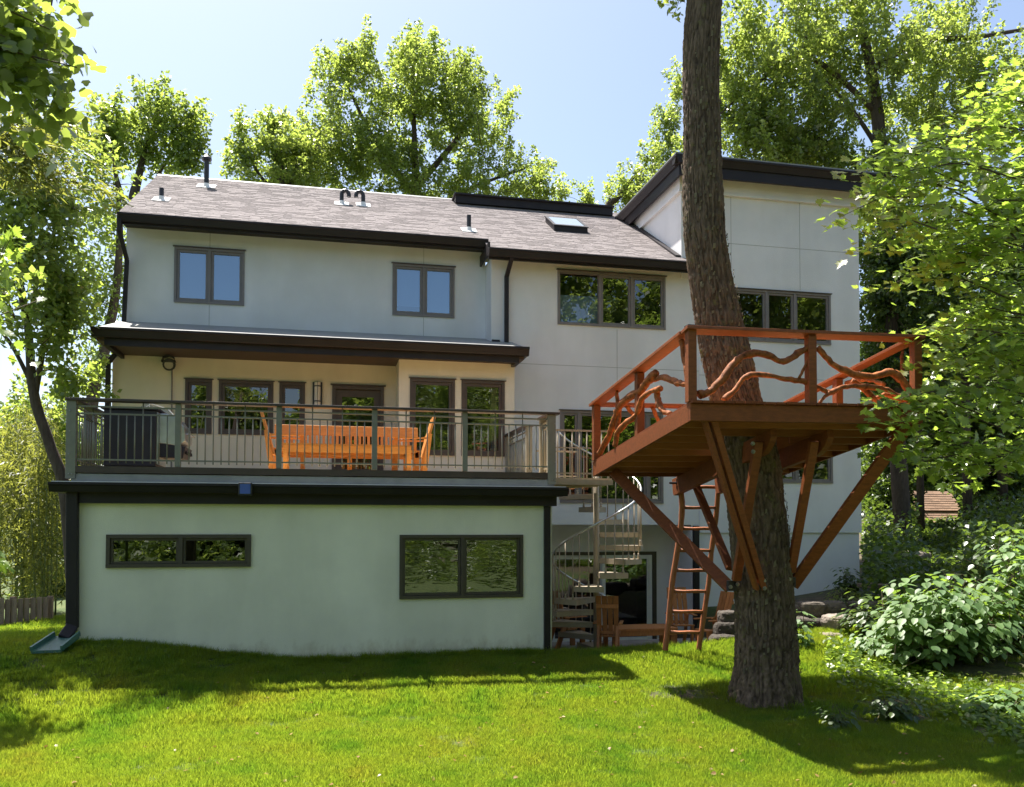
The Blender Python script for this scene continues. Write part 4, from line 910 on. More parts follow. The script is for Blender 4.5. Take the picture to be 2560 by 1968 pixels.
# ------------------------------------------------------------------ patio furniture
PZ_ = -.60
def patio_chair(x, y, rz_, label):
    c = thing('patio_chair', (x, y, PZ_), label, 'chair', 'cedar chairs on the patio'); c.rotation_euler = (0, 0, rz_); c.scale = (.80, .88, 1)
    def ch(name, mb): 
        mb.v = [(v[0] + x, v[1] + y, v[2] + PZ_) for v in mb.v]; return obj(name, mb, M['cedar2'], c, bevel=.004)
    for s in (-.24, .18): ch('leg', MB().hexa([(s, -.34, 0), (s + .06, -.34, 0), (s + .06, -.22, 0), (s, -.22, 0)], [(s, -.34, .40), (s + .06, -.34, .40), (s + .06, -.22, .40), (s, -.22, .40)]))
    for s in (-.24, .18): ch('leg', MB().hexa([(s, .30, 0), (s + .06, .30, 0), (s + .06, .40, 0), (s, .40, 0)], [(s, .16, .95), (s + .06, .16, .95), (s + .06, .21, .95), (s, .21, .95)]) if False else MB().bar((s + .03, .40, 0), (s + .03, .12, .62), .06, .10, (0, 1, 0)))
    for k in range(4): ch('seat_slat', MB().box(-.26, .26, -.34 + k * .125, -.34 + k * .125 + .115, .40 - k * .012, .425 - k * .012))
    for k in range(4):
        xx = -.25 + k * .128; ch('back_slat', MB().hexa([(xx + .012, .10, .36), (xx + .105, .10, .36), (xx + .105, .125, .36), (xx + .012, .125, .36)], [(xx, .36, 1.12), (xx + .118, .36, 1.12), (xx + .118, .385, 1.12), (xx, .385, 1.12)]))
    ch('crossbar', MB().bar((-.25, .335, .93), (.25, .335, .93), .03, .07)); ch('crossbar', MB().bar((-.25, .15, .44), (.25, .15, .44), .03, .06))
    for s in (-.29, .29): ch('armrest', MB().box(s - .04, s + .04, -.34, .24, .60, .62))
    return c
patio_chair(at(1298, 1330, 14.9).x, 14.9, 2.75, 'cedar slat chair just right of the spiral staircase pole')
patio_chair(4.62, 16.1, 1.9, 'cedar slat chair seen through the lower spiral treads')
patio_chair(at(1452, 1330, 16.0).x, 16.0, -.15, 'cedar slat chair with pale slats behind the ladder')
patio_chair(at(1524, 1330, 15.0).x, 15.0, -1.35, 'cedar slat chair turned sideways between ladder and tree trunk')
pt = thing('patio_table', (5.95, 15.9, PZ_), 'long low cedar table on the patio between the chairs', 'table')
for k in range(5): obj('top_plank', MB().box(5.28, 6.62, 15.35 + k * .145, 15.35 + k * .145 + .138, -.22, -.18), M['cedar2'], pt, bevel=.004)
obj('apron', MB().box(5.32, 6.58, 15.37, 15.40, -.32, -.222).box(5.32, 6.58, 16.02, 16.05, -.32, -.222), M['cedar2'], pt)
for x in (5.33, 6.50):
    for y in (15.405, 15.94): obj('leg', MB().box(x, x + .08, y, y + .08, PZ_, -.222), M['cedar2'], pt)

# ------------------------------------------------------------------ stones beside the wing
def stone_mesh(sx, sy, sz, seed):
    rg = random.Random(seed); mb = MB(); n_ = 10; m_ = 6; vs = []
    for i in range(m_ + 1):
        ph = math.pi * i / m_
        for k in range(n_):
            t = 2 * math.pi * k / n_; e = .38
            f_ = lambda q: math.copysign(abs(q) ** e, q); j = 1 + rg.uniform(-.13, .13)
            vs.append((sx * f_(math.sin(ph)) * f_(math.cos(t)) * j, sy * f_(math.sin(ph)) * f_(math.sin(t)) * j, sz * f_(math.cos(ph)) * (1 + rg.uniform(-.08, .08))))
    return vs, [(i * n_ + k, (i + 1) * n_ + k, (i + 1) * n_ + (k + 1) % n_, i * n_ + (k + 1) % n_) for i in range(m_) for k in range(n_)]
def stone(name, x, y, z, sx, sy, sz, seed, rot=0., parent=None, label=None, cat=None, tint=.5):
    vs, fs = stone_mesh(sx, sy, sz, seed); ca, sa = math.cos(rot), math.sin(rot)
    mb = MB(); mb.add([(x + v[0] * ca - v[1] * sa, y + v[0] * sa + v[1] * ca, z + v[2]) for v in vs], fs, tint)
    if parent is None:
        mb.v = [(v[0] - x, v[1] - y, v[2] - z) for v in mb.v]; o = obj(name, mb, M['stone'], None, smooth=False, tint=True); o.location = (x, y, z); ORG[o] = Vector((x, y, z)); tagit(o, label, cat)
    else: o = obj(name, mb, M['stone'], parent, tint=True, label=label)
    o.modifiers.new('round', 'SUBSURF').levels = 1; o.modifiers['round'].render_levels = 1
    tx = bpy.data.textures.get('rocknoise') or bpy.data.textures.new('rocknoise', 'CLOUDS'); tx.noise_scale = .12; tx.noise_depth = 4
    s2 = o.modifiers.new('fine', 'SUBSURF'); s2.subdivision_type = 'SIMPLE'; s2.levels = 2; s2.render_levels = 2
    d = o.modifiers.new('rough', 'DISPLACE'); d.texture = tx; d.strength = .05; d.mid_level = .5; d.texture_coords = 'GLOBAL'
    return o
rw = thing('retaining_wall', (8.8, 14.2, -.5), 'low dry stone retaining wall in shade behind the tall tree trunk', 'wall')
k = 0
for (px, py, Y, sx, sy, sz) in ((1555, 1322, 14.3, .16, .2, .14), (1552, 1350, 14.2, .2, .2, .16), (1695, 1336, 14.3, .26, .22, .14), (1740, 1338, 14.4, .24, .22, .13), (1728, 1300, 14.7, .22, .2, .12), (1772, 1300, 14.8, .25, .2, .13), (1690, 1306, 14.8, .2, .2, .11), (1790, 1330, 14.6, .2, .2, .14),
                                 (1600, 1330, 14.5, .3, .2, .15), (1650, 1330, 14.5, .3, .2, .15), (1545, 1372, 14.0, .22, .2, .12), (1880, 1335, 14.4, .32, .25, .15), (1935, 1338, 14.2, .35, .25, .15), (1850, 1300, 14.8, .3, .25, .13)):
    p = at(px, py, Y); k += 1; stone('stone', p.x, p.y, p.z, sx * 1.2, sy, sz * 1.25, k, random.uniform(-.2, .2), rw, tint=random.uniform(.0, .35))  # low tint: the shade on the wall is put into the stones
p = at(1790, 1329, 13.9); stone('rock', p.x, p.y, p.z, .26, .26, .155, 31, .1, label='sunlit squared boulder at the edge of the lawn right of the trunk', cat='boulder', tint=.95)  # bright tint paints in the sunlight on this boulder
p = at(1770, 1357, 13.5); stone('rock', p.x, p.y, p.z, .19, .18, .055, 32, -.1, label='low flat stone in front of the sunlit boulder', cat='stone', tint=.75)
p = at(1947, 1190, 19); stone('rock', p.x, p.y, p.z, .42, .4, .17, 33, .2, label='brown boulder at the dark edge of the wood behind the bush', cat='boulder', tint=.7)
pl_ = thing('planter', at(1862, 1262, 16.2), 'grey stone planter tub at the corner of the right wing', 'planter')
c = at(1868, 1270, 16.2)
obj('tub', MB().tube([c + Vector((0, 0, -.35)), c + Vector((0, 0, -.2)), c + Vector((0, 0, .18)), c + Vector((0, 0, .19)), c + Vector((0, 0, .14))], [.27, .29, .33, .27, .25], 20), solid('tub_stone', (.20, .21, .22), .8, .2, 5, .3, 40), pl_)
obj('rim', MB().tube([c + Vector((0, 0, .17)), c + Vector((0, 0, .24)), c + Vector((0, 0, .25))], [.37, .37, .28], 20), solid('tub_rim', (.20, .14, .10), .8, .2, 5, .3, 40), pl_)

# ------------------------------------------------------------------ fence on the left, shed in the wood
fe = thing('wooden_fence', (-7, 19, -.4), 'weathered grey board fence in front of the bamboo at left', 'fence')
fa, fb = at(-60, 1280, 18.6), at(104, 1276, 19.0); k = 0; N = 12
for i in range(N):
    q = fa.lerp(fb, (i + .5) / N); wd = (fb - fa).length / N - .012; zt = q.z + random.uniform(-.02, .03)
    obj('board', MB().box(q.x - wd / 2, q.x + wd / 2, q.y - .01, q.y + .012, float(G(q.x, q.y)) - .1, zt), M['fence'], fe)
for zz in (.15, -.25): obj('cross_rail', MB().bar((fa.x, fa.y + .035, fa.z - .1 + zz - .2), (fb.x, fb.y + .035, fb.z - .1 + zz - .2), .04, .09), M['fence'], fe)
for q in (fb + Vector((.0, .06, 0)), fa.lerp(fb, .5) + Vector((0, .06, 0))): obj('post', MB().box(q.x - .05, q.x + .05, q.y, q.y + .1, -.9, q.z + .03), M['fence'], fe)
sh = thing('shed', at(2003, 1130, 26), 'brown shingled shed half hidden in the dark wood at right', 'shed')
c = at(2003, 1150, 26); gz_ = float(G(c.x, c.y))
obj('wall', MB().box(c.x - .85, c.x + .85, c.y + .05, c.y + 2, gz_ - .2, c.z + 1.0), wood('shed_board', (.16, .075, .04), (5, 5, .6), .8), sh)
obj('door', MB().box(c.x - .45, c.x + .35, c.y + .0, c.y + .048, gz_, c.z + .45), wood('shed_door', (.20, .08, .035), (5, 5, .6), .8), sh)
s0 = None
for r_ in range(13):
    for i in range(6):
        z_ = c.z + .55 + r_ * .085; y_ = c.y - .25 + r_ * .07; x_ = c.x - .95 + i * .32 + (.1 if r_ % 2 else 0)
        if s0 is None: s0 = (obj('shingle', MB().hexa([(x_, y_, z_), (x_ + .31, y_, z_), (x_ + .31, y_ + .11, z_ + .12), (x_, y_ + .11, z_ + .12)], [(x_, y_ - .004, z_ + .03), (x_ + .31, y_ - .004, z_ + .03), (x_ + .31, y_ + .10, z_ + .135), (x_, y_ + .10, z_ + .135)]), wood('shed_shingle', (.30, .19, .13), (4, 4, 4), .8, .4), sh), x_, y_, z_)
        else: dup(s0[0], sh, (x_ - s0[1], y_ - s0[2], z_ - s0[3]))

# ------------------------------------------------------------------ foliage
def rand_rot(n_, rg, upbias=0.):
    q = rg.normal(size=(n_, 4)); q /= np.linalg.norm(q, axis=1)[:, None]
    a, b, c, d = q.T
    m = np.empty((n_, 3, 3)); m[:, 0, 0] = 1 - 2 * (c * c + d * d); m[:, 0, 1] = 2 * (b * c - a * d); m[:, 0, 2] = 2 * (b * d + a * c)
    m[:, 1, 0] = 2 * (b * c + a * d); m[:, 1, 1] = 1 - 2 * (b * b + d * d); m[:, 1, 2] = 2 * (c * d - a * b)
    m[:, 2, 0] = 2 * (b * d - a * c); m[:, 2, 1] = 2 * (c * d + a * b); m[:, 2, 2] = 1 - 2 * (b * b + c * c); return m
def frame_rot(nrm, tip):              # x = side, y = tip direction, z = leaf normal
    z = nrm / np.linalg.norm(nrm, axis=1)[:, None]; y = tip - z * np.sum(tip * z, 1)[:, None]; y /= np.linalg.norm(y, axis=1)[:, None] + 1e-9
    x = np.cross(y, z); return np.stack([x, y, z], -1)
SIMPLE = (np.array([(0, 0, 0), (.32, .45, .07), (0, 1, -.04), (-.32, .45, .07)]), np.array([(0, 1, 2, 3)]))
NARROW = (np.array([(0, 0, 0), (.085, .4, .02), (0, 1, -.10), (-.085, .4, .02)]), np.array([(0, 1, 2, 3)]))
def fan(outline, fold=.10, droop=.12):
    pts = [(0, .42, -fold * .4)] + [(x, y, fold * abs(x) - droop * y * y) for x, y in outline]
    return np.array(pts), np.array([(0, i, i + 1 if i + 1 < len(pts) else 1) for i in range(1, len(pts))])
half = [(0.03, 0), (.30, -.04), (.24, .10), (.50, .22), (.36, .32), (.52, .50), (.32, .47), (.30, .60), (.17, .56), (.15, .80), (.07, .78), (0, 1.0)]
MAPLE = fan([(x, y) for x, y in half] + [(-x, y) for x, y in half[-2::-1]])
half = [(0.0, 0), (.20, .04), (.34, .20), (.37, .40), (.28, .64), (.13, .85), (0, 1.0)]
OVATE = fan(half + [(-x, y) for x, y in half[-2:0:-1]])
half = [(0.02, 0), (.26, .02), (.38, .22), (.45, .48), (.28, .55), (.20, .82), (0, .96)]
TULIP = fan(half + [(-x, y) for x, y in half[-2::-1]], .06)
def leaves_mesh(name, tpl, pos, rot, size, tint, mat, org):
    V0, F0 = tpl; n_ = len(pos)
    P = np.einsum('nij,kj->nki', rot, V0) * size[:, None, None] + (pos - np.array(org))[:, None, :]
    k = len(V0); F = (F0[None] + (np.arange(n_) * k)[:, None, None]).reshape(-1, F0.shape[1])
    me = bpy.data.meshes.new(name); fast(me, P.reshape(-1, 3), F, np.repeat(tint, len(F0))); me.materials.append(mat)
    return me
def clump_leaves(cl, per, rg, size, droop=.5, shell=.55):
    """leafy twig ends: every clump is a spindle of leaves along its own outward, rising axis"""
    C_ = np.array([c[:3] for c in cl]); Rr_ = np.array([c[3] for c in cl]); n_ = len(cl); AX = np.array([c[4] for c in cl])
    w_ = Rr_ ** 2; cnt = np.maximum(3, (per * n_ * w_ / w_.sum())).astype(int); idx_ = np.repeat(np.arange(n_), cnt); N = len(idx_)
    t = rg.uniform(-1, 1, N); d = rg.normal(size=(N, 3)); d /= np.linalg.norm(d, axis=1)[:, None]
    wd = (.52 * (1 - .75 * np.clip(t, -.2, 1)) + .08) * rg.random(N) ** .5
    pos = C_[idx_] + AX[idx_] * (t * Rr_[idx_] * 1.25)[:, None] + d * (wd * Rr_[idx_])[:, None]
    nrm = d * .5 + rg.normal(size=(N, 3)) * .65 + np.array([0, 0, .5]); tip = d * .6 + AX[idx_] * .4 + rg.normal(size=(N, 3)) * .5 + np.array([0, 0, -droop])
    ct = rg.random(n_)
    tint = np.clip(ct[idx_] * .45 + rg.random(N) * .55, 0, 1)
    return pos, frame_rot(nrm, tip), size * rg.uniform(.65, 1.35, N), tint
def ell_clumps(ells, rg, rad=(.45, .85), up=.7):
    out_ = []
    for (c, s, n_) in ells:
        d = rg.normal(size=(n_, 3)); d /= np.linalg.norm(d, axis=1)[:, None]; r_ = rg.random(n_) ** .42
        p = np.array(c) + d * r_[:, None] * np.array(s); ax = d * .7 + np.array([0, 0, up]) + rg.normal(size=(n_, 3)) * .45; ax /= np.linalg.norm(ax, axis=1)[:, None]
        out_ += [(*q, rg.uniform(*rad), a_) for q, a_ in zip(p, ax)]
    return out_
def limbs(mb, pts_from, cl, rg, r0=.07, frac=.6, n=5):
    """twigs grow outwards: every clump hangs on the nearest limb point or on a clump already reached"""
    S = np.array([np.array(p, float) for p in pts_from]); Q = np.array([c[:3] for c in cl])
    d0 = np.array([np.min(np.linalg.norm(S - q, axis=1)) for q in Q]); lvl = np.zeros(len(S))
    for i in np.argsort(d0):
        q = Q[i]; dd = np.linalg.norm((S - q) * np.array([1, 1, .8]), axis=1) + np.where(S[:, 2] > q[2] + .2, .5, 0) + lvl * .12
        j = int(np.argmin(dd)); a = S[j]; L = np.linalg.norm(q - a)
        m1 = a + (q - a) * .5 + np.array([rg.normal() * .1, rg.normal() * .1, .08 + rg.normal() * .05]) * min(L, 1.5)
        r_ = min(r0, .010 + .012 * L) / (1 + .35 * lvl[j])
        mb.tube([a, m1, q, q + cl[i][4] * cl[i][3] * .9], [r_, r_ * .75, r_ * .5, r_ * .15], n, cap=False)
        S = np.vstack([S, (m1)[None], q[None]]); lvl = np.append(lvl, [lvl[j] + .6, lvl[j] + 1])
def tree(name, label, trunk_pts, trunk_r, ells, per, leaf, mat, bark=None, rad=(.45, .85), cat='tree', group=None, seed=1, tpl=SIMPLE, limb_r=.07, frac=.65, extra=None, droop=.5, dens=2.6):
    rg = np.random.default_rng(seed); base = Vector(trunk_pts[0]); t_ = thing(name, base, label, cat, group)
    S = smooth_path([Vector(p) for p in trunk_pts], 5); N = len(S)
    rr = [float(np.interp(i / (N - 1), np.linspace(0, 1, len(trunk_r)), trunk_r)) for i in range(N)]
    mb = MB().tube(S, rr, 10, wob=.05); src = [tuple(p) for p in S[N // 4:]]
    for pts, r_ in (extra or []):
        S2 = smooth_path([Vector(p) for p in pts], 5); N2 = len(S2); mb.tube(S2, [r_[0] + (r_[1] - r_[0]) * i / (N2 - 1) for i in range(N2)], 8, wob=.05); src += [tuple(p) for p in S2[2:]]
    cl = ell_clumps([(e[0], e[1], int(e[2] * dens)) for e in ells], rg, rad); limbs(mb, src, cl, rg, limb_r, frac)
    tr = obj('trunk', mb, bark or M['bark2'], t_, smooth=True)
    pos, rot, sz, ti = clump_leaves(cl, per, rg, leaf, droop)
    me = leaves_mesh('crown', tpl, pos, rot, sz, ti, mat, base); link('crown', me, t_); return t_
def E_(px, py, Y, sx, sy, sz, n_):   # ellipsoid of foliage whose centre lies on that sight line at depth Y; half sizes in metres
    c = at(px, py, Y); return ((c.x, c.y, c.z), (sx, sy, sz), n_)
def PT(px, py, Y): return tuple(at(px, py, Y))
def base(px, Y): 
    x = at(px, 1130, Y).x; return (x, Y, float(G(x, Y)) - .2)

# trees behind the house
Y = 34
tree('oak_tree', 'broad tall sunlit oak rising behind the middle of the roof', [base(890, Y), PT(890, 500, Y), PT(885, 330, Y), PT(880, 150, Y)], [.36, .22, .13, .03],
     [E_(880, 210, Y, 2.9, 2.6, 2.3, 60), E_(720, 290, Y, 1.7, 2, 2.2, 26), E_(1020, 270, Y, 1.9, 2, 2.2, 30), E_(760, 130, Y, 1.3, 1.4, .9, 12), E_(880, 125, Y, 1.3, 1.4, .7, 11), E_(700, 170, Y, .9, 1, .6, 6), E_(990, 160, Y, .8, 1, .6, 7), E_(890, 400, Y, 4.6, 2.5, 1.4, 50), E_(1110, 370, Y, 1.2, 1.6, 1.2, 14), E_(1160, 410, Y, .8, 1, .5, 6), E_(650, 320, Y, 1.2, 1.4, 1.1, 16), E_(800, 330, Y, 2.0, 1.6, 1.0, 22), E_(620, 390, Y, 1.2, 1.4, .7, 12)],
     88, .135, M['leaf_oak'], seed=11, rad=(.26, .55), extra=[([PT(888, 420, Y), PT(800, 300, Y), PT(740, 180, Y)], (.16, .04)), ([PT(888, 400, Y), PT(980, 290, Y), PT(1030, 200, Y)], (.15, .04)), ([PT(889, 470, Y), PT(1010, 400, Y), PT(1120, 360, Y)], (.13, .03))])
Y = 32
tree('oak_tree', 'smaller pale oak left of the broad oak behind the roof', [base(590, Y), PT(600, 450, Y), PT(590, 340, Y), PT(570, 270, Y)], [.3, .2, .12, .03],
     [E_(575, 310, Y, 1.3, 1.3, 1.0, 18), E_(520, 330, Y, .6, .8, .9, 7), E_(640, 320, Y, 1.0, 1.2, 1.0, 14), E_(590, 390, Y, 2.0, 1.4, .6, 20), E_(510, 270, Y, .35, .4, .3, 3), E_(580, 255, Y, .4, .5, .3, 4)],
     72, .13, M['leaf_oak'], seed=12, rad=(.24, .5), extra=[([PT(600, 420, Y), PT(640, 360, Y), PT(690, 300, Y)], (.09, .03)), ([PT(600, 430, Y), PT(545, 360, Y), PT(515, 290, Y)], (.08, .02))])
Y = 36
tree('oak_tree', 'distant oak tops showing between the dark roof edge and the wing', [base(1290, Y), PT(1290, 520, Y), PT(1320, 420, Y), PT(1370, 360, Y)], [.3, .2, .12, .03],
     [E_(1340, 410, Y, 1.3, 1.2, .9, 16), E_(1420, 330, Y, 1.1, 1.2, 1.2, 16), E_(1250, 420, Y, .35, .5, .5, 4), E_(1200, 405, Y, .3, .4, .4, 3), E_(1430, 250, Y, .6, .8, 1.0, 8), E_(1400, 400, Y, 1.4, 1.3, 1.0, 14), E_(1450, 180, Y, .4, .6, .8, 5)],
     72, .13, M['leaf_oak'], seed=13, rad=(.24, .5))
# left trees
Y = 27
tree('slender_tree', 'slender dark green tree just above the left end of the roof', [base(300, Y), PT(285, 520, Y), PT(295, 380, Y), PT(330, 260, Y)], [.28, .18, .11, .03],
     [E_(340, 250, Y, .8, .9, .9, 14), E_(400, 280, Y, .55, .7, .9, 9), E_(240, 260, Y, .7, .8, .8, 11), E_(330, 330, Y, 1.4, 1.1, .6, 16), E_(220, 300, Y, .6, .8, .7, 8), E_(345, 205, Y, .3, .3, .4, 3), E_(400, 345, Y, .5, .6, .4, 5)],
     66, .125, M['leaf_left'], seed=21, rad=(.22, .45), extra=[([PT(288, 480, Y), PT(340, 370, Y), PT(390, 290, Y)], (.08, .02)), ([PT(287, 500, Y), PT(250, 380, Y), PT(230, 280, Y)], (.08, .02))])
Y = 16.4
tree('forked_tree', 'dark forked tree leaning left beside the deck corner', [base(170, Y), PT(140, 1060, Y), PT(110, 960, Y), PT(72, 840, Y), PT(60, 700, Y), PT(40, 560, 16), PT(60, 300, 16.5), PT(110, 0, 17.2)], [.14, .105, .092, .085, .065, .055, .045, .025],
     [E_(25, 470, 15.6, .75, .8, .9, 8), E_(90, 560, 15.8, .55, .8, .8, 7), E_(120, 690, 16.2, .45, .6, .6, 7), E_(60, 660, 16, .6, .6, .5, 4), E_(60, 400, 16, .8, .8, .6, 7), E_(130, 450, 16.4, .5, .7, .7, 6), E_(-75, 590, 12.8, .5, .6, .35, 7), E_(-140, 640, 12.6, .5, .6, .3, 7), E_(150, 800, 16.4, .25, .5, .35, 5), E_(140, 600, 16.4, .35, .6, .7, 8),  # clumps left of the view are added to dapple the lawn
      E_(10, -200, 18.5, 1.5, 1.0, .9, 52), E_(150, -200, 18.4, 1.3, 1.0, .9, 50), E_(225, -240, 18.4, .9, .9, .7, 26), E_(-120, -180, 18.7, 1.4, 1.0, .9, 40), E_(0, -60, 17.4, .9, .8, .6, 10)],  # unseen upper crown, added to cast the shadow on the left lawn
     62, .115, M['leaf_left'], seed=22, rad=(.22, .45), extra=[([PT(75, 840, Y), PT(100, 690, Y), PT(110, 540, Y), PT(125, 440, Y)], (.06, .02)), ([PT(72, 830, Y), PT(20, 730, Y), PT(-60, 640, Y)], (.045, .02)), ([PT(60, 720, Y), PT(75, 620, Y), PT(110, 580, Y)], (.04, .02))])
Y = 23
tree('leaning_tree', 'brown trunked tree rising behind the canopy downspout', [base(175, Y), PT(195, 870, Y), PT(225, 740, Y), PT(250, 600, Y), PT(255, 450, Y), PT(240, 330, Y)], [.2, .15, .13, .10, .07, .02],
     [E_(215, 430, Y, .9, 1.0, 1.1, 12), E_(225, 560, Y, .8, .9, 1.2, 13), E_(150, 330, Y, 1.2, 1.0, .9, 14), E_(190, 670, Y, .9, 1.0, .9, 10), E_(100, 290, Y, 1.0, 1, .8, 9), E_(205, 780, Y, .4, .8, .5, 5)],
     44, .115, M['leaf_left'], seed=23, rad=(.24, .5))
Y = 30
tree('background_tree', 'soft green tree low behind the forked tree at left', [base(60, Y), PT(60, 1050, Y), PT(50, 960, Y)], [.2, .15, .05],
     [E_(40, 930, Y, 2.0, 1.5, 1.6, 26), E_(150, 960, Y, 1.2, 1.2, 1.3, 16), E_(120, 1080, Y, 1.6, 1.2, 1.2, 18), E_(190, 1200, Y, 1.0, 1.2, 1.5, 12), E_(120, 1240, Y, 1.4, 1, .8, 14), E_(-80, 1000, Y, 2, 1.5, 2, 22)],
     110, .16, M['leaf_left'], seed=24, rad=(.4, .8))
# bamboo grove
rgb = np.random.default_rng(31)
for g_ in range(26):
    px = rgb.uniform(-40, 138); Y = rgb.uniform(19.6, 23.0); top = rgb.uniform(835, 980) + abs(px - 40) * .5; b0 = base(px, Y); tp = at(px + rgb.uniform(-25, 25), top, Y)
    t_ = thing('bamboo', b0, 'upright leafy bamboo stem in the grove behind the board fence', 'bamboo', 'bamboo stems of the grove behind the fence')
    b0 = Vector(b0); mid = b0.lerp(tp, .55) + Vector((rgb.normal() * .05, 0, 0))
    obj('culm', MB().tube([b0, mid, tp], [.022, .017, .005], 6), M['culm'], t_, smooth=True)
    N = 420; f_ = rgb.random(N) ** .7 * .85 + .15; pos = np.array(b0)[None] * (1 - f_)[:, None] + np.array(tp)[None] * f_[:, None] + rgb.normal(size=(N, 3)) * np.array([.20, .20, .10])
    tip = rgb.normal(size=(N, 3)) * .6 + np.array([0, 0, -.8]); nrm = rgb.normal(size=(N, 3)) + np.array([0, -.3, .6])
    link('leaves', leaves_mesh('leaves', NARROW, pos, frame_rot(nrm, tip), rgb.uniform(.13, .24, N), rgb.random(N), M['leaf_bamboo'], b0), t_)
# bamboo spray hanging in from the left, near the camera
t_ = thing('bamboo', PT(-140, 1200, 9.5), 'yellow green bamboo arching in from the left edge below the dark leaves', 'bamboo')
mb = MB(); pos = []; tips = []
mb.tube([PT(-140, 1330, 9.5), PT(-120, 700, 9.5), PT(-60, 330, 9.4), PT(60, 250, 9.3)], [.03, .025, .018, .006], 8)
for k in range(30):
    a = at(rgb.uniform(-70, 40), rgb.uniform(230, 420), 9.4); e_ = at(rgb.uniform(20, 270), rgb.uniform(240, 470), rgb.uniform(8.9, 9.9))
    m_ = a.lerp(e_, .5) + Vector((0, 0, .16)); mb.tube([a, m_, e_], [.006, .004, .002], 4, cap=False)
    for j in range(46):
        f_ = rgb.random(); p = a * ((1 - f_) ** 2) + m_ * (2 * f_ * (1 - f_)) + e_ * (f_ * f_); pos.append(np.array(p) + rgb.normal(size=3) * .05); tips.append(np.array(e_ - a) * .5 + rgb.normal(size=3) * .35 + np.array([0, 0, -.3]))
obj('culm', mb, M['culm'], t_, smooth=True); pos = np.array(pos); N = len(pos)
link('leaves', leaves_mesh('leaves', NARROW, pos, frame_rot(rgb.normal(size=(N, 3)) * .6 + np.array([0, -.2, .8]), np.array(tips)), rgb.uniform(.10, .19, N), rgb.random(N), M['leaf_bamboo'], t_.location), t_)

# near foliage whose leaves can be picked out one by one
def leafy(t_, tpl, mat, pos, rot, size, tint, limit=280, name='leaf'):
    """the largest-looking leaves become objects of their own, the rest one mesh"""
    pos = np.array(pos); d = np.linalg.norm(pos - np.array([0, 0, CZ]), axis=1)
    cd = pos - np.array([0, 0, CZ]); zf = cd @ np.array(_F); xf = (FPX * (cd @ np.array(_R)) / zf + 1280); yf = (984 + SHY - FPX * (cd @ np.array(_U)) / zf)
    vis = (xf > -20) & (xf < 2580) & (yf > -20) & (yf < 1990) & (zf > 0)
    score = np.where(vis, size / d, 0); order_ = np.argsort(-score); top = order_[:limit]; rest = order_[limit:]
    rest = rest
    V0, F0 = tpl; ms = []
    for tv in (.15, .4, .65, .9):
        me = bpy.data.meshes.new(name); fast(me, V0, F0, np.full(len(F0), tv)); me.materials.append(mat); ms.append(me)
    org = ORG[t_]
    for i in top:
        o = bpy.data.objects.new(name, ms[min(3, int(tint[i] * 4))]); col.objects.link(o); o.parent = t_
        mm = Matrix([[float(rot[i][a][b] * size[i]) for b in range(3)] for a in range(3)]).to_4x4(); mm.translation = Vector(pos[i]) - org; o.matrix_local = mm
    if len(rest):
        o = link('foliage', leaves_mesh('foliage', tpl, pos[rest], rot[rest], size[rest], tint[rest], mat, org), t_); o['kind'] = 'stuff'
# dark broad leaves, top left
rg = np.random.default_rng(41); Y = 6.6
t_ = thing('broadleaf_tree', PT(-260, 1300, Y), 'dark broad leaved branch hanging in at the top left corner', 'tree')
mb = MB().tube([PT(-300, 1500, Y), PT(-280, 600, Y), PT(-220, 100, Y), PT(-150, -200, Y)], [.14, .12, .09, .05], 10)
pos = []; nr_ = []; tp = []
for k in range(36):
    e_ = at(rg.uniform(-60, 175) * 1.0, rg.uniform(-90, 215), Y + rg.uniform(-.6, .6))
    if e_.x > at(120, 0, Y).x and rg.random() < .45: continue
    a = at(-230, rg.uniform(-50, 150), Y); m_ = a.lerp(e_, .5) + Vector((0, 0, .12)); mb.tube([a, m_, e_], [.014, .009, .004], 5, cap=False)
    for j in range(32):
        f_ = .45 + .6 * rg.random(); p = a * ((1 - f_) ** 2) + m_ * (2 * f_ * (1 - f_)) + e_ * (f_ * f_)
        pos.append(np.array(p) + rg.normal(size=3) * np.array([.10, .10, .09])); nr_.append(rg.normal(size=3) * .6 + np.array([0, -.35, .55])); tp.append(rg.normal(size=3) * .4 + np.array([.25, 0, -.8]))
for px, py, n_ in ((60, 230, 90), (90, 205, 40), (30, 60, 120), (110, 60, 60), (40, 160, 90)):
    c = np.array(at(px, py, Y)); q = c + rg.normal(size=(n_, 3)) * np.array([.13, .3, .12]); pos += list(q); nr_ += list(rg.normal(size=(n_, 3)) * .6 + np.array([0, -.35, .55])); tp += list(rg.normal(size=(n_, 3)) * .4 + np.array([.25, 0, -.8]))
obj('trunk', mb, M['bark2'], t_, smooth=True); N = len(pos)
leafy(t_, TULIP, M['leaf_left'], pos, frame_rot(np.array(nr_), np.array(tp)), rg.uniform(.075, .135, N), rg.random(N) * .6, 290)
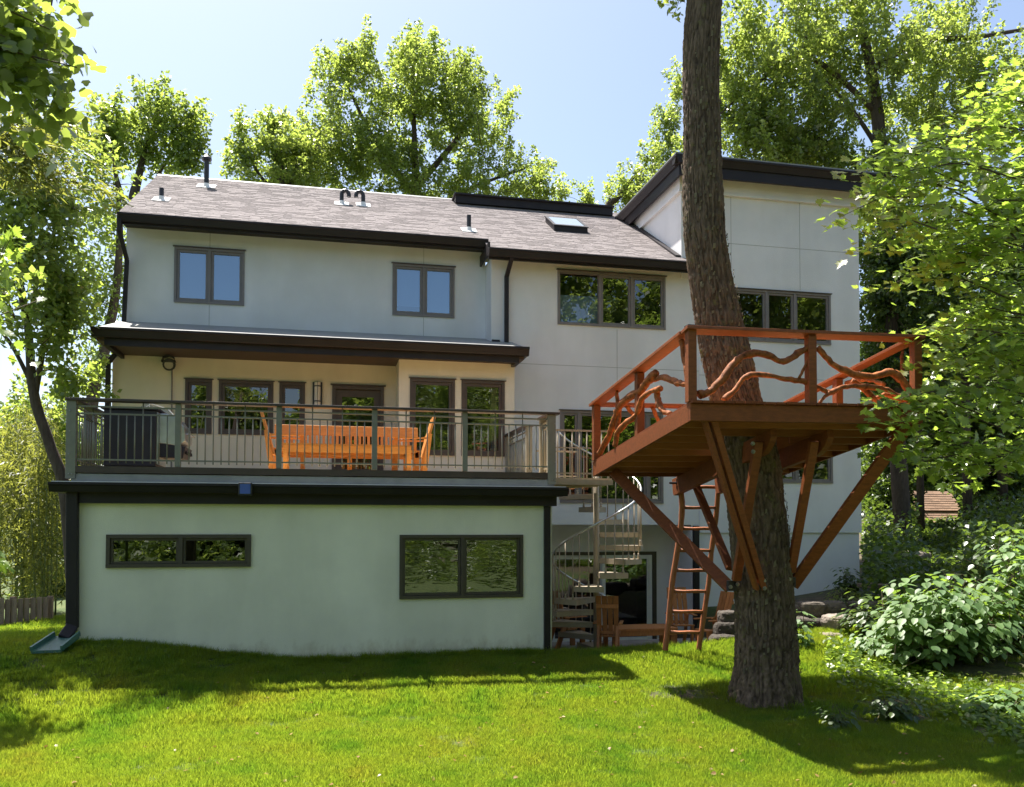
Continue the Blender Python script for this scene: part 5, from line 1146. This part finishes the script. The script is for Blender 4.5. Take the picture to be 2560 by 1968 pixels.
# a low branch of it at the left edge
Y = 7.5; pos = []
t_ = thing('broadleaf_sapling', PT(-70, 1250, Y), 'yellow green leafy sapling at the left edge beside the wall', 'sapling')
mb = MB().tube([PT(-90, 1420, Y), PT(-80, 900, Y), PT(-50, 520, Y)], [.03, .022, .008], 8)
for px, py, n_, s in ((0, 560, 40, .11), (-25, 640, 40, .14), (5, 520, 24, .08), (-30, 700, 24, .12), (-8, 1195, 14, .04)): pos += list(np.array(at(px, py, Y)) + rg.normal(size=(n_, 3)) * s)
for p in pos[::9]: mb.tube([PT(-70, 700, Y), tuple(p)], [.007, .003], 4, cap=False)
obj('stem', mb, M['stem'], t_, smooth=True); N = len(pos)
leafy(t_, MAPLE, M['leaf_maple'], pos, frame_rot(rg.normal(size=(N, 3)) * .6 + np.array([0, -.3, .6]), rg.normal(size=(N, 3)) * .4 + np.array([.3, 0, -.8])), rg.uniform(.06, .115, N), rg.random(N), 200)

# right hand trees
Y = 25
tree('maple_tree', 'large sunlit maple filling the sky behind the right wing', [base(1905, Y), PT(1895, 600, Y), PT(1882, 350, Y), PT(1855, 130, Y), PT(1800, -60, Y)], [.42, .32, .24, .17, .08],
     [E_(1640, 110, Y, 2.1, 1.8, 2.4, 44), E_(1700, 260, Y, 2.0, 1.6, 1.3, 34), E_(1830, 120, Y, 2.4, 2, 2.2, 46), E_(1990, 250, Y, 2.4, 2, 2.4, 52), E_(1590, 290, Y, .9, 1.2, 1.0, 14), E_(2020, 90, Y, 1.7, 1.8, 1.5, 24), E_(2130, 230, Y, 1.8, 1.8, 2.4, 34), E_(1880, 420, Y, 2.0, 2.0, 1.6, 34), E_(1760, -20, Y, 2.6, 2, 1.2, 24), E_(1960, 520, Y, 1.4, 1.6, 1.5, 26), E_(1560, 180, Y, .6, .8, 1.2, 9), E_(1640, 330, Y, 1.4, 1.2, .7, 16), E_(1790, 340, Y, 1.3, 1.2, .6, 14), E_(1480, 330, Y, .5, .8, .6, 6)],
     84, .135, M['leaf_oak'], seed=51, rad=(.26, .52), limb_r=.06, extra=[([PT(1890, 420, Y), PT(1800, 330, Y), PT(1690, 270, Y), PT(1560, 260, Y)], (.12, .03)), ([PT(1893, 350, Y), PT(1830, 250, Y), PT(1760, 170, Y)], (.10, .03)), ([PT(1860, 150, Y), PT(1960, 90, Y), PT(2080, 80, Y), PT(2200, 60, Y)], (.12, .06)), ([PT(1870, 240, Y), PT(1720, 120, Y), PT(1600, 190, Y), PT(1530, 250, Y)], (.10, .02))])
Y = 21
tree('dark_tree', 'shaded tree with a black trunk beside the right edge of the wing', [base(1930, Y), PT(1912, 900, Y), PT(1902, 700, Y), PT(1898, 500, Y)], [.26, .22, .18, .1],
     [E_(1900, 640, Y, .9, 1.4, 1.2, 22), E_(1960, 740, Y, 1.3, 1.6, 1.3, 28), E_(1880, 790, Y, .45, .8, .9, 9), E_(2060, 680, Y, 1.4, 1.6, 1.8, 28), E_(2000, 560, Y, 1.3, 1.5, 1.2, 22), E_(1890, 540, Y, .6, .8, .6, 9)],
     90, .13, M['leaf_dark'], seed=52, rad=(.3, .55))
Y = 24
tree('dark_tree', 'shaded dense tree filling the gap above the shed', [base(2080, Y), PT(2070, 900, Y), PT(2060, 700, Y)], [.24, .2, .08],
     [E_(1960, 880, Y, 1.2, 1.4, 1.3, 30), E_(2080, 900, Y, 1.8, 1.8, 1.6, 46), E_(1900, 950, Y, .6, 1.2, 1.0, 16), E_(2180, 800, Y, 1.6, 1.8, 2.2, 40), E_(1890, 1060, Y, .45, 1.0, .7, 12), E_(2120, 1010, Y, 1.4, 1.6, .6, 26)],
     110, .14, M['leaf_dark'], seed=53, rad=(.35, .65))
Y = 33
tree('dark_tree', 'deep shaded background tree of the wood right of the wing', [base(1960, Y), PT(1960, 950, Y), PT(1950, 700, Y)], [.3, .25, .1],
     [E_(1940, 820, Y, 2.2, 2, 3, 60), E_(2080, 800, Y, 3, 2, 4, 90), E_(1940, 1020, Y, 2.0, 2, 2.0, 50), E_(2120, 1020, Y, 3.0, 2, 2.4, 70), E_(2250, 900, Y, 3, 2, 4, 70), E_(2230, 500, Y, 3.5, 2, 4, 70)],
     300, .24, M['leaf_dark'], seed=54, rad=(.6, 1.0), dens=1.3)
for k, (px, Y, r_) in enumerate(((1965, 22.5, .12), (2065, 21, .14), (2140, 22.5, .16), (1882, 26, .12))):
    b0 = base(px, Y); t_ = thing('bare_trunk', b0, ['thin straight trunk left of the shed in the dark wood', 'straight trunk just right of the shed in the dark wood', 'thick dark trunk at the right edge of the wood', 'thin trunk close to the right corner of the house'][k], 'tree')
    obj('trunk', MB().tube([b0, PT(px - 3, 900, Y), PT(px - 8, 700, Y)], [r_, r_ * .8, r_ * .6], 10, wob=.06), M['bark2'], t_, smooth=True)
# undergrowth of the wood
rg = np.random.default_rng(61); N = 24000
px = rg.uniform(1842, 2240, N); Yd = rg.uniform(14.6, 28, N); pos = np.array([np.array((at(a, 1130, b).x, b, 0)) for a, b in zip(px, Yd)])
pos[:, 2] = G(pos[:, 0], pos[:, 1]) + rg.random(N) ** 2 * 1.1
keep = ~((pos[:, 0] < 12.6) & (pos[:, 1] > 17.5) & (pos[:, 1] < 25)) ; pos[:, 2] -= np.where((px > 1960) & (px < 2050) & (Yd < 27), .75 * np.clip(pos[:, 2] - G(pos[:, 0], pos[:, 1]), 0, 9), 0); pos = pos[keep]; N = len(pos)
me = leaves_mesh('undergrowth', SIMPLE, pos, frame_rot(rg.normal(size=(N, 3)) * .6 + np.array([0, 0, .8]), rg.normal(size=(N, 3))), rg.uniform(.09, .2, N), rg.random(N), M['leaf_dark'], (0, 0, 0)); o = link('undergrowth', me); o['kind'] = 'stuff'; o['label'] = 'dark leafy undergrowth on the floor of the wood'
# foreground maple on the right
def spray(t_, mb, segs, per, spread, rg, Y, tipdir, leaf, tpl, mat, limit, hang=.6):
    pos, nr_, tp = [], [], []
    for (a, e_) in segs:
        a = Vector(a); e_ = Vector(e_); m_ = a.lerp(e_, .5) + Vector((0, 0, .10 * (e_ - a).length)); mb.tube([a, m_, e_], [.012, .008, .003], 5, cap=False)
        for j in range(per):
            f_ = .25 + .8 * rg.random(); p = a * ((1 - f_) ** 2) + m_ * (2 * f_ * (1 - f_)) + e_ * (f_ * f_)
            pos.append(np.array(p) + rg.normal(size=3) * spread); nr_.append(rg.normal(size=3) * .35 + np.array([0, -.30, .85])); tp.append(rg.normal(size=3) * .35 + np.array(tipdir) + np.array([0, 0, -hang]))
    N = len(pos); leafy(t_, tpl, mat, pos, frame_rot(np.array(nr_), np.array(tp)), rg.uniform(*leaf, N) * np.where(rg.random(N) < .25, 1.25, 1), rg.random(N), limit)
rg = np.random.default_rng(71); Y = 9.6
t_ = thing('young_maple', base(2330, Y), 'bright yellow green maple with lobed leaves reaching in from the right', 'tree')
mb = MB().tube([base(2330, Y), PT(2330, 900, Y), PT(2310, 500, Y), PT(2290, 150, Y)], [.12, .10, .07, .03], 10)
segs = []
def zone(x0, x1, y0, y1, n_, dY=1.0):
    for k in range(n_):
        px, py = rg.uniform(x0, x1), rg.uniform(y0, y1); Yq = Y + rg.uniform(-.7, dY)
        segs.append((PT(px + rg.uniform(120, 230), py + rg.uniform(-60, 40), Yq + rg.uniform(-.3, .3)), PT(px, py, Yq)))
zone(1990, 2200, 190, 330, 12); zone(1890, 2200, 300, 420, 17); zone(1840, 2200, 400, 480, 14); zone(1930, 2200, 480, 600, 20); zone(1960, 2200, 600, 760, 26); zone(2000, 2200, 750, 900, 22); zone(2060, 2220, 160, 220, 5); zone(2080, 2220, 880, 1010, 12)
segs += [(PT(1960, 330, Y), PT(1815, 350, Y)), (PT(1950, 380, Y), PT(1840, 395, Y)), (PT(1960, 420, Y), PT(1800, 460, Y)), (PT(1980, 440, Y), PT(1830, 480, Y)), (PT(2000, 470, Y), PT(1850, 535, Y)), (PT(2060, 860, Y), PT(1900, 880, Y)), (PT(2060, 900, Y), PT(1960, 960, Y)), (PT(2150, 960, Y), PT(2010, 1010, Y)), (PT(2200, 960, Y), PT(2080, 1040, Y)), (PT(2060, 560, Y), PT(1900, 610, Y + .3)), (PT(2050, 470, Y), PT(1900, 520, Y))]
for q in ((1885, 868), (1915, 850), (1950, 872), (1900, 905), (1945, 935), (1985, 960), (1965, 985), (2010, 1005), (2030, 960), (1990, 900)): segs.append((PT(q[0] + 150, q[1] + 15, 9.0), PT(q[0], q[1], 8.7)))
mb.tube([PT(2315, 620, Y), PT(2150, 470, Y), PT(2020, 400, Y), PT(1940, 375, Y)], [.03, .018, .011, .005], 7)
spray(t_, mb, segs, 44, np.array([.17, .28, .05]), rg, Y, (-.55, -.1, 0), (.085, .15), MAPLE, M['leaf_maple'], 300)
obj('trunk', mb, M['bark2'], t_, smooth=True)
# leaves of the big tree: a hanging twig at the top, crown above the frame
rg = np.random.default_rng(72); mb = MB(); top = np.array([cx_[-1], TY, 10.0]); cl = ell_clumps([((top[0] - .2, TY + .2, 12.6), (2.3, 1.9, 1.3), 40)], rg, (.4, .7))
limbs(mb, [tuple(top), tuple(top + np.array([0, 0, 1.0]))], cl, rg, .09, 1.0)
segs = [(PT(1490, -120, 10.9), PT(1415, 12, 11.0)), (PT(1490, -100, 10.8), PT(1440, 28, 10.9)), (PT(1480, -150, 11), PT(1400, -20, 11.2))]
pos, rot, sz, ti = clump_leaves(cl, 170, rg, .13); P2, n2_, t2_ = [], [], []
for a, e_ in segs:
    a = Vector(a); e_ = Vector(e_); mb.tube([a, a.lerp(e_, .6) + Vector((0, 0, .05)), e_], [.015, .008, .003], 5, cap=False); mb.tube([tuple(top + np.array([0, 0, .7])), a], [.03, .015], 5, cap=False)
    for j in range(60): P2.append(np.array(a.lerp(e_, .3 + .75 * rg.random())) + rg.normal(size=3) * .06)
P2 = np.array(P2); N = len(P2); pos = np.concatenate([pos, P2]); rot = np.concatenate([rot, frame_rot(rg.normal(size=(N, 3)) * .7 + np.array([0, -.2, .5]), rg.normal(size=(N, 3)) * .5 + np.array([-.2, 0, -.8]))]); sz = np.concatenate([sz, rg.uniform(.07, .13, N)]); ti = np.concatenate([ti, rg.random(N)])
obj('limb', mb, M['bark2'], bigtree, smooth=True); link('crown', leaves_mesh('crown', SIMPLE, pos, rot, sz, ti, M['leaf_oak'], ORG[bigtree]), bigtree)

# broad leaved shrubs, low right
def shrub(label, cpx, cpy, Y, sx, sy, sz, nst, per, leaf, seed, mat, limit=250, tpl=OVATE, name='broadleaf_shrub', spread=.10):
    rg = np.random.default_rng(seed); c = at(cpx, cpy, Y); b0 = Vector((c.x, c.y, float(G(c.x, c.y)) - .03)); t_ = thing(name, b0, label, 'shrub')
    mb = MB(); pos, nr_, tp = [], [], []
    for k in range(nst):
        d = rg.normal(size=3); d /= np.linalg.norm(d); d[2] = abs(d[2]); d *= rg.random() ** .35
        tipp = Vector((c.x + d[0] * sx, c.y + d[1] * sy, b0.z + .12 + d[2] * sz)); s0_ = b0 + Vector((rg.normal() * sx * .25, rg.normal() * sy * .25, 0)); m_ = s0_.lerp(tipp, .6) + Vector((0, 0, .15 * sz))
        mb.tube([s0_, m_, tipp], [.008, .006, .003], 5, cap=False); dr = (tipp - s0_); dr.z = 0
        for j in range(per):
            f_ = .35 + .68 * rg.random(); p = s0_ * ((1 - f_) ** 2) + m_ * (2 * f_ * (1 - f_)) + tipp * (f_ * f_)
            q = rg.normal(size=3); pos.append(np.array(p) + q * np.array([spread, spread, spread * .5])); nr_.append(q * .25 + np.array([d[0] * .4, d[1] * .4 - .15, 1.0])); tp.append(np.array([q[0] + d[0], q[1] + d[1] - .2, -.35]))
    obj('stems', mb, M['stem'], t_, smooth=True); N = len(pos)
    leafy(t_, tpl, mat, pos, frame_rot(np.array(nr_), np.array(tp)), rg.uniform(*leaf, N), rg.random(N), limit); return t_
shrub('large bush of broad pale green leaves at the right edge below the wood', 2030, 1330, 11.9, 1.65, .95, 1.42, 140, 17, (.11, .185), 81, M['leaf_shrub'], 300)
shrub('tallest part of the broad leaved bush at the far right edge', 2195, 1280, 12.0, .9, .85, 1.95, 74, 16, (.11, .18), 82, M['leaf_shrub'], 250)
shrub('leafy low plant against the bottom of the large bush at right', 2140, 1420, 9.4, .45, .4, .42, 26, 13, (.08, .14), 83, M['leaf_shrub'], 200)
shrub('small leafy plant trailing over the sunlit boulder', 1870, 1345, 12.4, .42, .4, .42, 26, 13, (.07, .12), 84, M['leaf_shrub'], 180)
shrub('low dark leaved plant on the lawn right of the trunk', 1900, 1425, 9.6, .36, .32, .26, 22, 13, (.06, .10), 85, M['leaf_dark'], 180)
shrub('little dark sprig on the lawn close to the trunk', 1790, 1425, 9.4, .17, .15, .24, 9, 10, (.06, .10), 86, M['leaf_dark'], 90)
shrub('fern like green plant at the foot of the wing wall', 1800, 1265, 15.8, .38, .3, .42, 22, 12, (.10, .17), 87, M['leaf_left'], 120, NARROW)
shrub('young green shoot standing beside the trunk at the stones', 1712, 1310, 12.9, .13, .13, .62, 6, 13, (.08, .13), 88, M['leaf_shrub'], 70)
shrub('dark shrub at the corner of the right wing', 1815, 1255, 16.8, .4, .3, .6, 20, 14, (.08, .13), 89, M['leaf_dark'], 100)
shrub('dense dark leaved shrub between the boulders and the large pale bush', 1880, 1330, 13.2, .8, .6, .75, 44, 14, (.09, .15), 92, M['leaf_dark'], 150)
shrub('dense dark leaved shrub behind the large pale bush at the right edge', 2120, 1270, 14.0, 1.5, .8, 1.5, 80, 14, (.10, .16), 93, M['leaf_dark'], 150)
# leafy ground cover on the bank
rg = np.random.default_rng(91); N = 2900
px = rg.uniform(1760, 2230, N); t = rg.random(N); cy = 1395 + (px - 1800) * .34 + rg.normal(size=N) * 24 + 25
pos = []
for a, b_ in zip(px, cy):
    d = ray(a, b_); tt = 6.; 
    for _ in range(24):
        p = Vector((0, 0, CZ)) + d * tt; dz = p.z - float(G(p.x, p.y)); tt += dz / max(.05, -d.z + .02) * .6
    pos.append((p.x, p.y, float(G(p.x, p.y))))
pos = np.array(pos); pos[:, 2] += rg.random(N) * .16 + .02; keep = (pos[:, 1] > 4) & (pos[:, 1] < 13.5); pos = pos[keep]; N = len(pos)
me = leaves_mesh('ground_cover', OVATE, pos, frame_rot(rg.normal(size=(N, 3)) * .4 + np.array([0, -.15, 1]), rg.normal(size=(N, 3)) + np.array([0, -.4, 0])), rg.uniform(.04, .095, N), rg.random(N), M['leaf_maple'], (0, 0, 0)); o = link('ground_cover', me); o['kind'] = 'stuff'; o['label'] = 'yellow green leafy ground cover on the bank below the bush'

# trees behind the camera (seen in the window panes)
for k, (x, y, h, wd) in enumerate(((2, -22, 13, 4.5), (9, -21, 15, 5), (15, -23, 24, 5.5), (22, -21, 26, 6), (30, -18, 27, 6.5), (38, -18, 27, 6.5), (47, -16, 28, 7), (-7, -24, 11, 5), (-16, -24, 10, 5), (-26, -22, 10, 5), (20, -9, 13, 4))):
    b0 = (x, y, -.8)
    tree('garden_tree', 'leafy garden tree across the lawn behind the photographer', [b0, (x, y, h * .3), (x + .3, y, h * .7)], [.35, .28, .1], [((x, y, h * .56), (wd * .85, wd * .7, h * .42), 80), ((x, y, h * .2), (wd * 1.05, wd * .8, h * .2), 50)], 200, .45, M['leaf_left'], seed=200 + k, rad=(.9, 1.6), group='garden trees behind the photographer', frac=.2, dens=1)
rg = np.random.default_rng(99); N = 14000
x = rg.uniform(-24, 40, N); y = -13 + rg.normal(size=N) * .9; z = G(x, y) + rg.random(N) * (2.6 + 1.2 * np.sin(x * .7) + .8 * np.sin(x * 1.9)); pos = np.stack([x, y, z], 1)
me = leaves_mesh('hedge', SIMPLE, pos, frame_rot(rg.normal(size=(N, 3)) * .6 + np.array([0, .5, .6]), rg.normal(size=(N, 3)) + np.array([0, 0, -.5])), rg.uniform(.2, .42, N), rg.random(N), M['leaf_left'], (0, 0, 0)); o = link('hedge', me); o['kind'] = 'stuff'; o['label'] = 'long leafy hedge closing the garden behind the photographer'

# ------------------------------------------------------------------ grass
rg = np.random.default_rng(101)
def blade_patch(nm, n_, rad, hmin, hmax, wd):
    a = rg.uniform(-rad, rad, (n_, 2)); h = rg.uniform(hmin, hmax, n_); th = rg.uniform(0, 2 * np.pi, n_); ln = rg.uniform(.1, .75, n_) * h; ld = rg.uniform(0, 2 * np.pi, n_)
    bx = np.stack([np.cos(th), np.sin(th)], 1) * (wd * rg.uniform(.7, 1.4, n_))[:, None]
    z0_ = np.full(n_, -.01); lean = np.stack([np.cos(ld), np.sin(ld)], 1) * ln[:, None]
    v = np.stack([np.column_stack([a - bx, z0_]), np.column_stack([a + bx, z0_]), np.column_stack([a + bx * .7 + lean * .4, h * .6]), np.column_stack([a - bx * .7 + lean * .4, h * .6]), np.column_stack([a + lean, h])], 1)
    base_ = (np.arange(n_) * 5)[:, None]; tri = np.concatenate([base_ + np.array([0, 1, 2]), base_ + np.array([0, 2, 3]), base_ + np.array([3, 2, 4])], 1).reshape(-1, 3)
    me = bpy.data.meshes.new(nm); fast(me, v.reshape(-1, 3), tri, np.repeat(rg.random(n_), 3)); me.materials.append(M['grass']); return me
def scatter_grass(name, label, pts, scale, meshes_, kindcol):
    n_ = len(pts); me = bpy.data.meshes.new(name); me.vertices.add(n_); me.vertices.foreach_set('co', np.asarray(pts, np.float32).ravel())
    a = me.attributes.new('rotv', 'FLOAT_VECTOR', 'POINT'); rv_ = np.zeros((n_, 3), np.float32); rv_[:, 2] = rg.uniform(0, 6.28, n_); rv_[:, 0] = rg.normal(size=n_) * .06; rv_[:, 1] = rg.normal(size=n_) * .06
    a.data.foreach_set('vector', rv_.ravel()); a = me.attributes.new('scl', 'FLOAT', 'POINT'); a.data.foreach_set('value', np.asarray(scale, np.float32))
    o = link(name, me); o['kind'] = 'stuff'; o['label'] = label
    g_ = bpy.data.node_groups.new(name, 'GeometryNodeTree'); g_.interface.new_socket('Geometry', in_out='INPUT', socket_type='NodeSocketGeometry'); g_.interface.new_socket('Geometry', in_out='OUTPUT', socket_type='NodeSocketGeometry')
    N_ = g_.nodes; L = g_.links; gi = N_.new('NodeGroupInput'); go = N_.new('NodeGroupOutput'); ip = N_.new('GeometryNodeInstanceOnPoints'); ra = N_.new('GeometryNodeInputNamedAttribute'); ra.data_type = 'FLOAT_VECTOR'; ra.inputs[0].default_value = 'rotv'
    sa = N_.new('GeometryNodeInputNamedAttribute'); sa.data_type = 'FLOAT'; sa.inputs[0].default_value = 'scl'
    rm = N_.new('ShaderNodeMapRange')
    prims = N_.new('GeometryNodeObjectInfo'); prims.inputs['Object'].default_value = meshes_; prims.inputs['As Instance'].default_value = True
    L.new(gi.outputs[0], ip.inputs['Points']); L.new(prims.outputs['Geometry'], ip.inputs['Instance']); L.new(ra.outputs[0], ip.inputs['Rotation']); L.new(sa.outputs[0], ip.inputs['Scale']); L.new(ip.outputs[0], go.inputs[0])
    N_.remove(rm); md = o.modifiers.new('grass', 'NODES'); md.node_group = g_; return o
def lawn_pts(n_, x0, x1, y0, y1):
    x = rg.uniform(x0, x1, n_); y = rg.uniform(y0, y1, n_)
    inside = ((x > -3.60) & (x < 3.70) & (y > 13.56)) | ((x > 3.5) & (x < 8.3) & (y > 13.62)) | ((x > 8.0) & (y > 14.3)) | (y < 0)
    rt = np.hypot(x - TX, y - TY) < .42
    # keep roughly the visible cone
    tn = x / np.maximum(y, .1); vis = (tn > -.72) & (tn < 1.15)
    dn_ = np.clip(1 - bare(x, y) * 1.2, .006, 1) ** 2; keep = ~inside & ~rt & vis & (rg.random(n_) < dn_)
    x, y = x[keep], y[keep]; return np.stack([x, y, G(x, y)], 1)
for k, (n_, rad, h0, h1, wd, x0, x1, y0, y1, cnt) in enumerate(((330, .13, .022, .058, .0015, -4.8, 8.8, 4.4, 8.2, 6200), (300, .15, .026, .064, .0019, -7.5, 11, 8.0, 11.2, 4800), (270, .17, .028, .075, .0025, -9.5, 13, 11.0, 14.6, 5200), (220, .22, .03, .085, .0038, -9.5, -3.4, 14.0, 20, 1300))):
    pm = blade_patch('grass_tuft', n_, rad, h0, h1, wd); po = link('grass_tuft', pm); po['kind'] = 'stuff'
    pp = lawn_pts(int(cnt * 1.15), x0, x1, y0, y1)
    c = pp[0] if len(pp) else (0, 6, G(0, 6)); po.location = (float(c[0]), float(c[1]), float(c[2]))
    clumpy = .75 + .5 * np.clip(vnoise(pp[:, 0] * 1.3 + 40, pp[:, 1] * 1.3 + 40, 64, 9 + k), 0, 1)
    scatter_grass('grass', ['short lawn grass nearest the camera', 'lawn grass in the middle of the garden', 'lawn grass along the house wall', 'lawn grass left of the house'][k], pp, clumpy * rg.uniform(.8, 1.2, len(pp)), po, None)
fx = np.concatenate([rg.uniform(-3.56, 3.68, 420), rg.uniform(3.8, 8.2, 120)]); fy = np.concatenate([13.54 - rg.random(420) * .10, 13.6 - rg.random(120) * .12])
ft = rg.uniform(0, 6.28, 40); fx = np.concatenate([fx, TX + .47 * np.cos(ft)]); fy = np.concatenate([fy, TY + .47 * np.sin(ft)])
pm = blade_patch('grass_tuft', 60, .07, .05, .13, .0028); po = link('grass_tuft', pm); po['kind'] = 'stuff'; po.location = (-3.4, 13.5, float(G(-3.4, 13.5)))
scatter_grass('grass', 'untrimmed grass fringe along the foot of the wall', np.stack([fx, fy, G(fx, fy)], 1), rg.uniform(.5, 1.25, len(fx)), po, None)
# small fallen leaves on the lawn
N = 420; x = rg.uniform(-4, 7.5, N); y = rg.uniform(5, 13, N); pos = np.stack([x, y, G(x, y) + .05], 1)
me = leaves_mesh('fallen_leaves', OVATE, pos, frame_rot(rg.normal(size=(N, 3)) * .3 + np.array([0, 0, 1]), rg.normal(size=(N, 3))), rg.uniform(.03, .06, N), rg.random(N), leafmat('dry_leaf', (.20, .10, .03), (.32, .22, .07), (.3, .2, .05), trf=.25), (0, 0, 0)); o = link('fallen_leaves', me); o['kind'] = 'stuff'; o['label'] = 'small dry leaves fallen on the lawn'
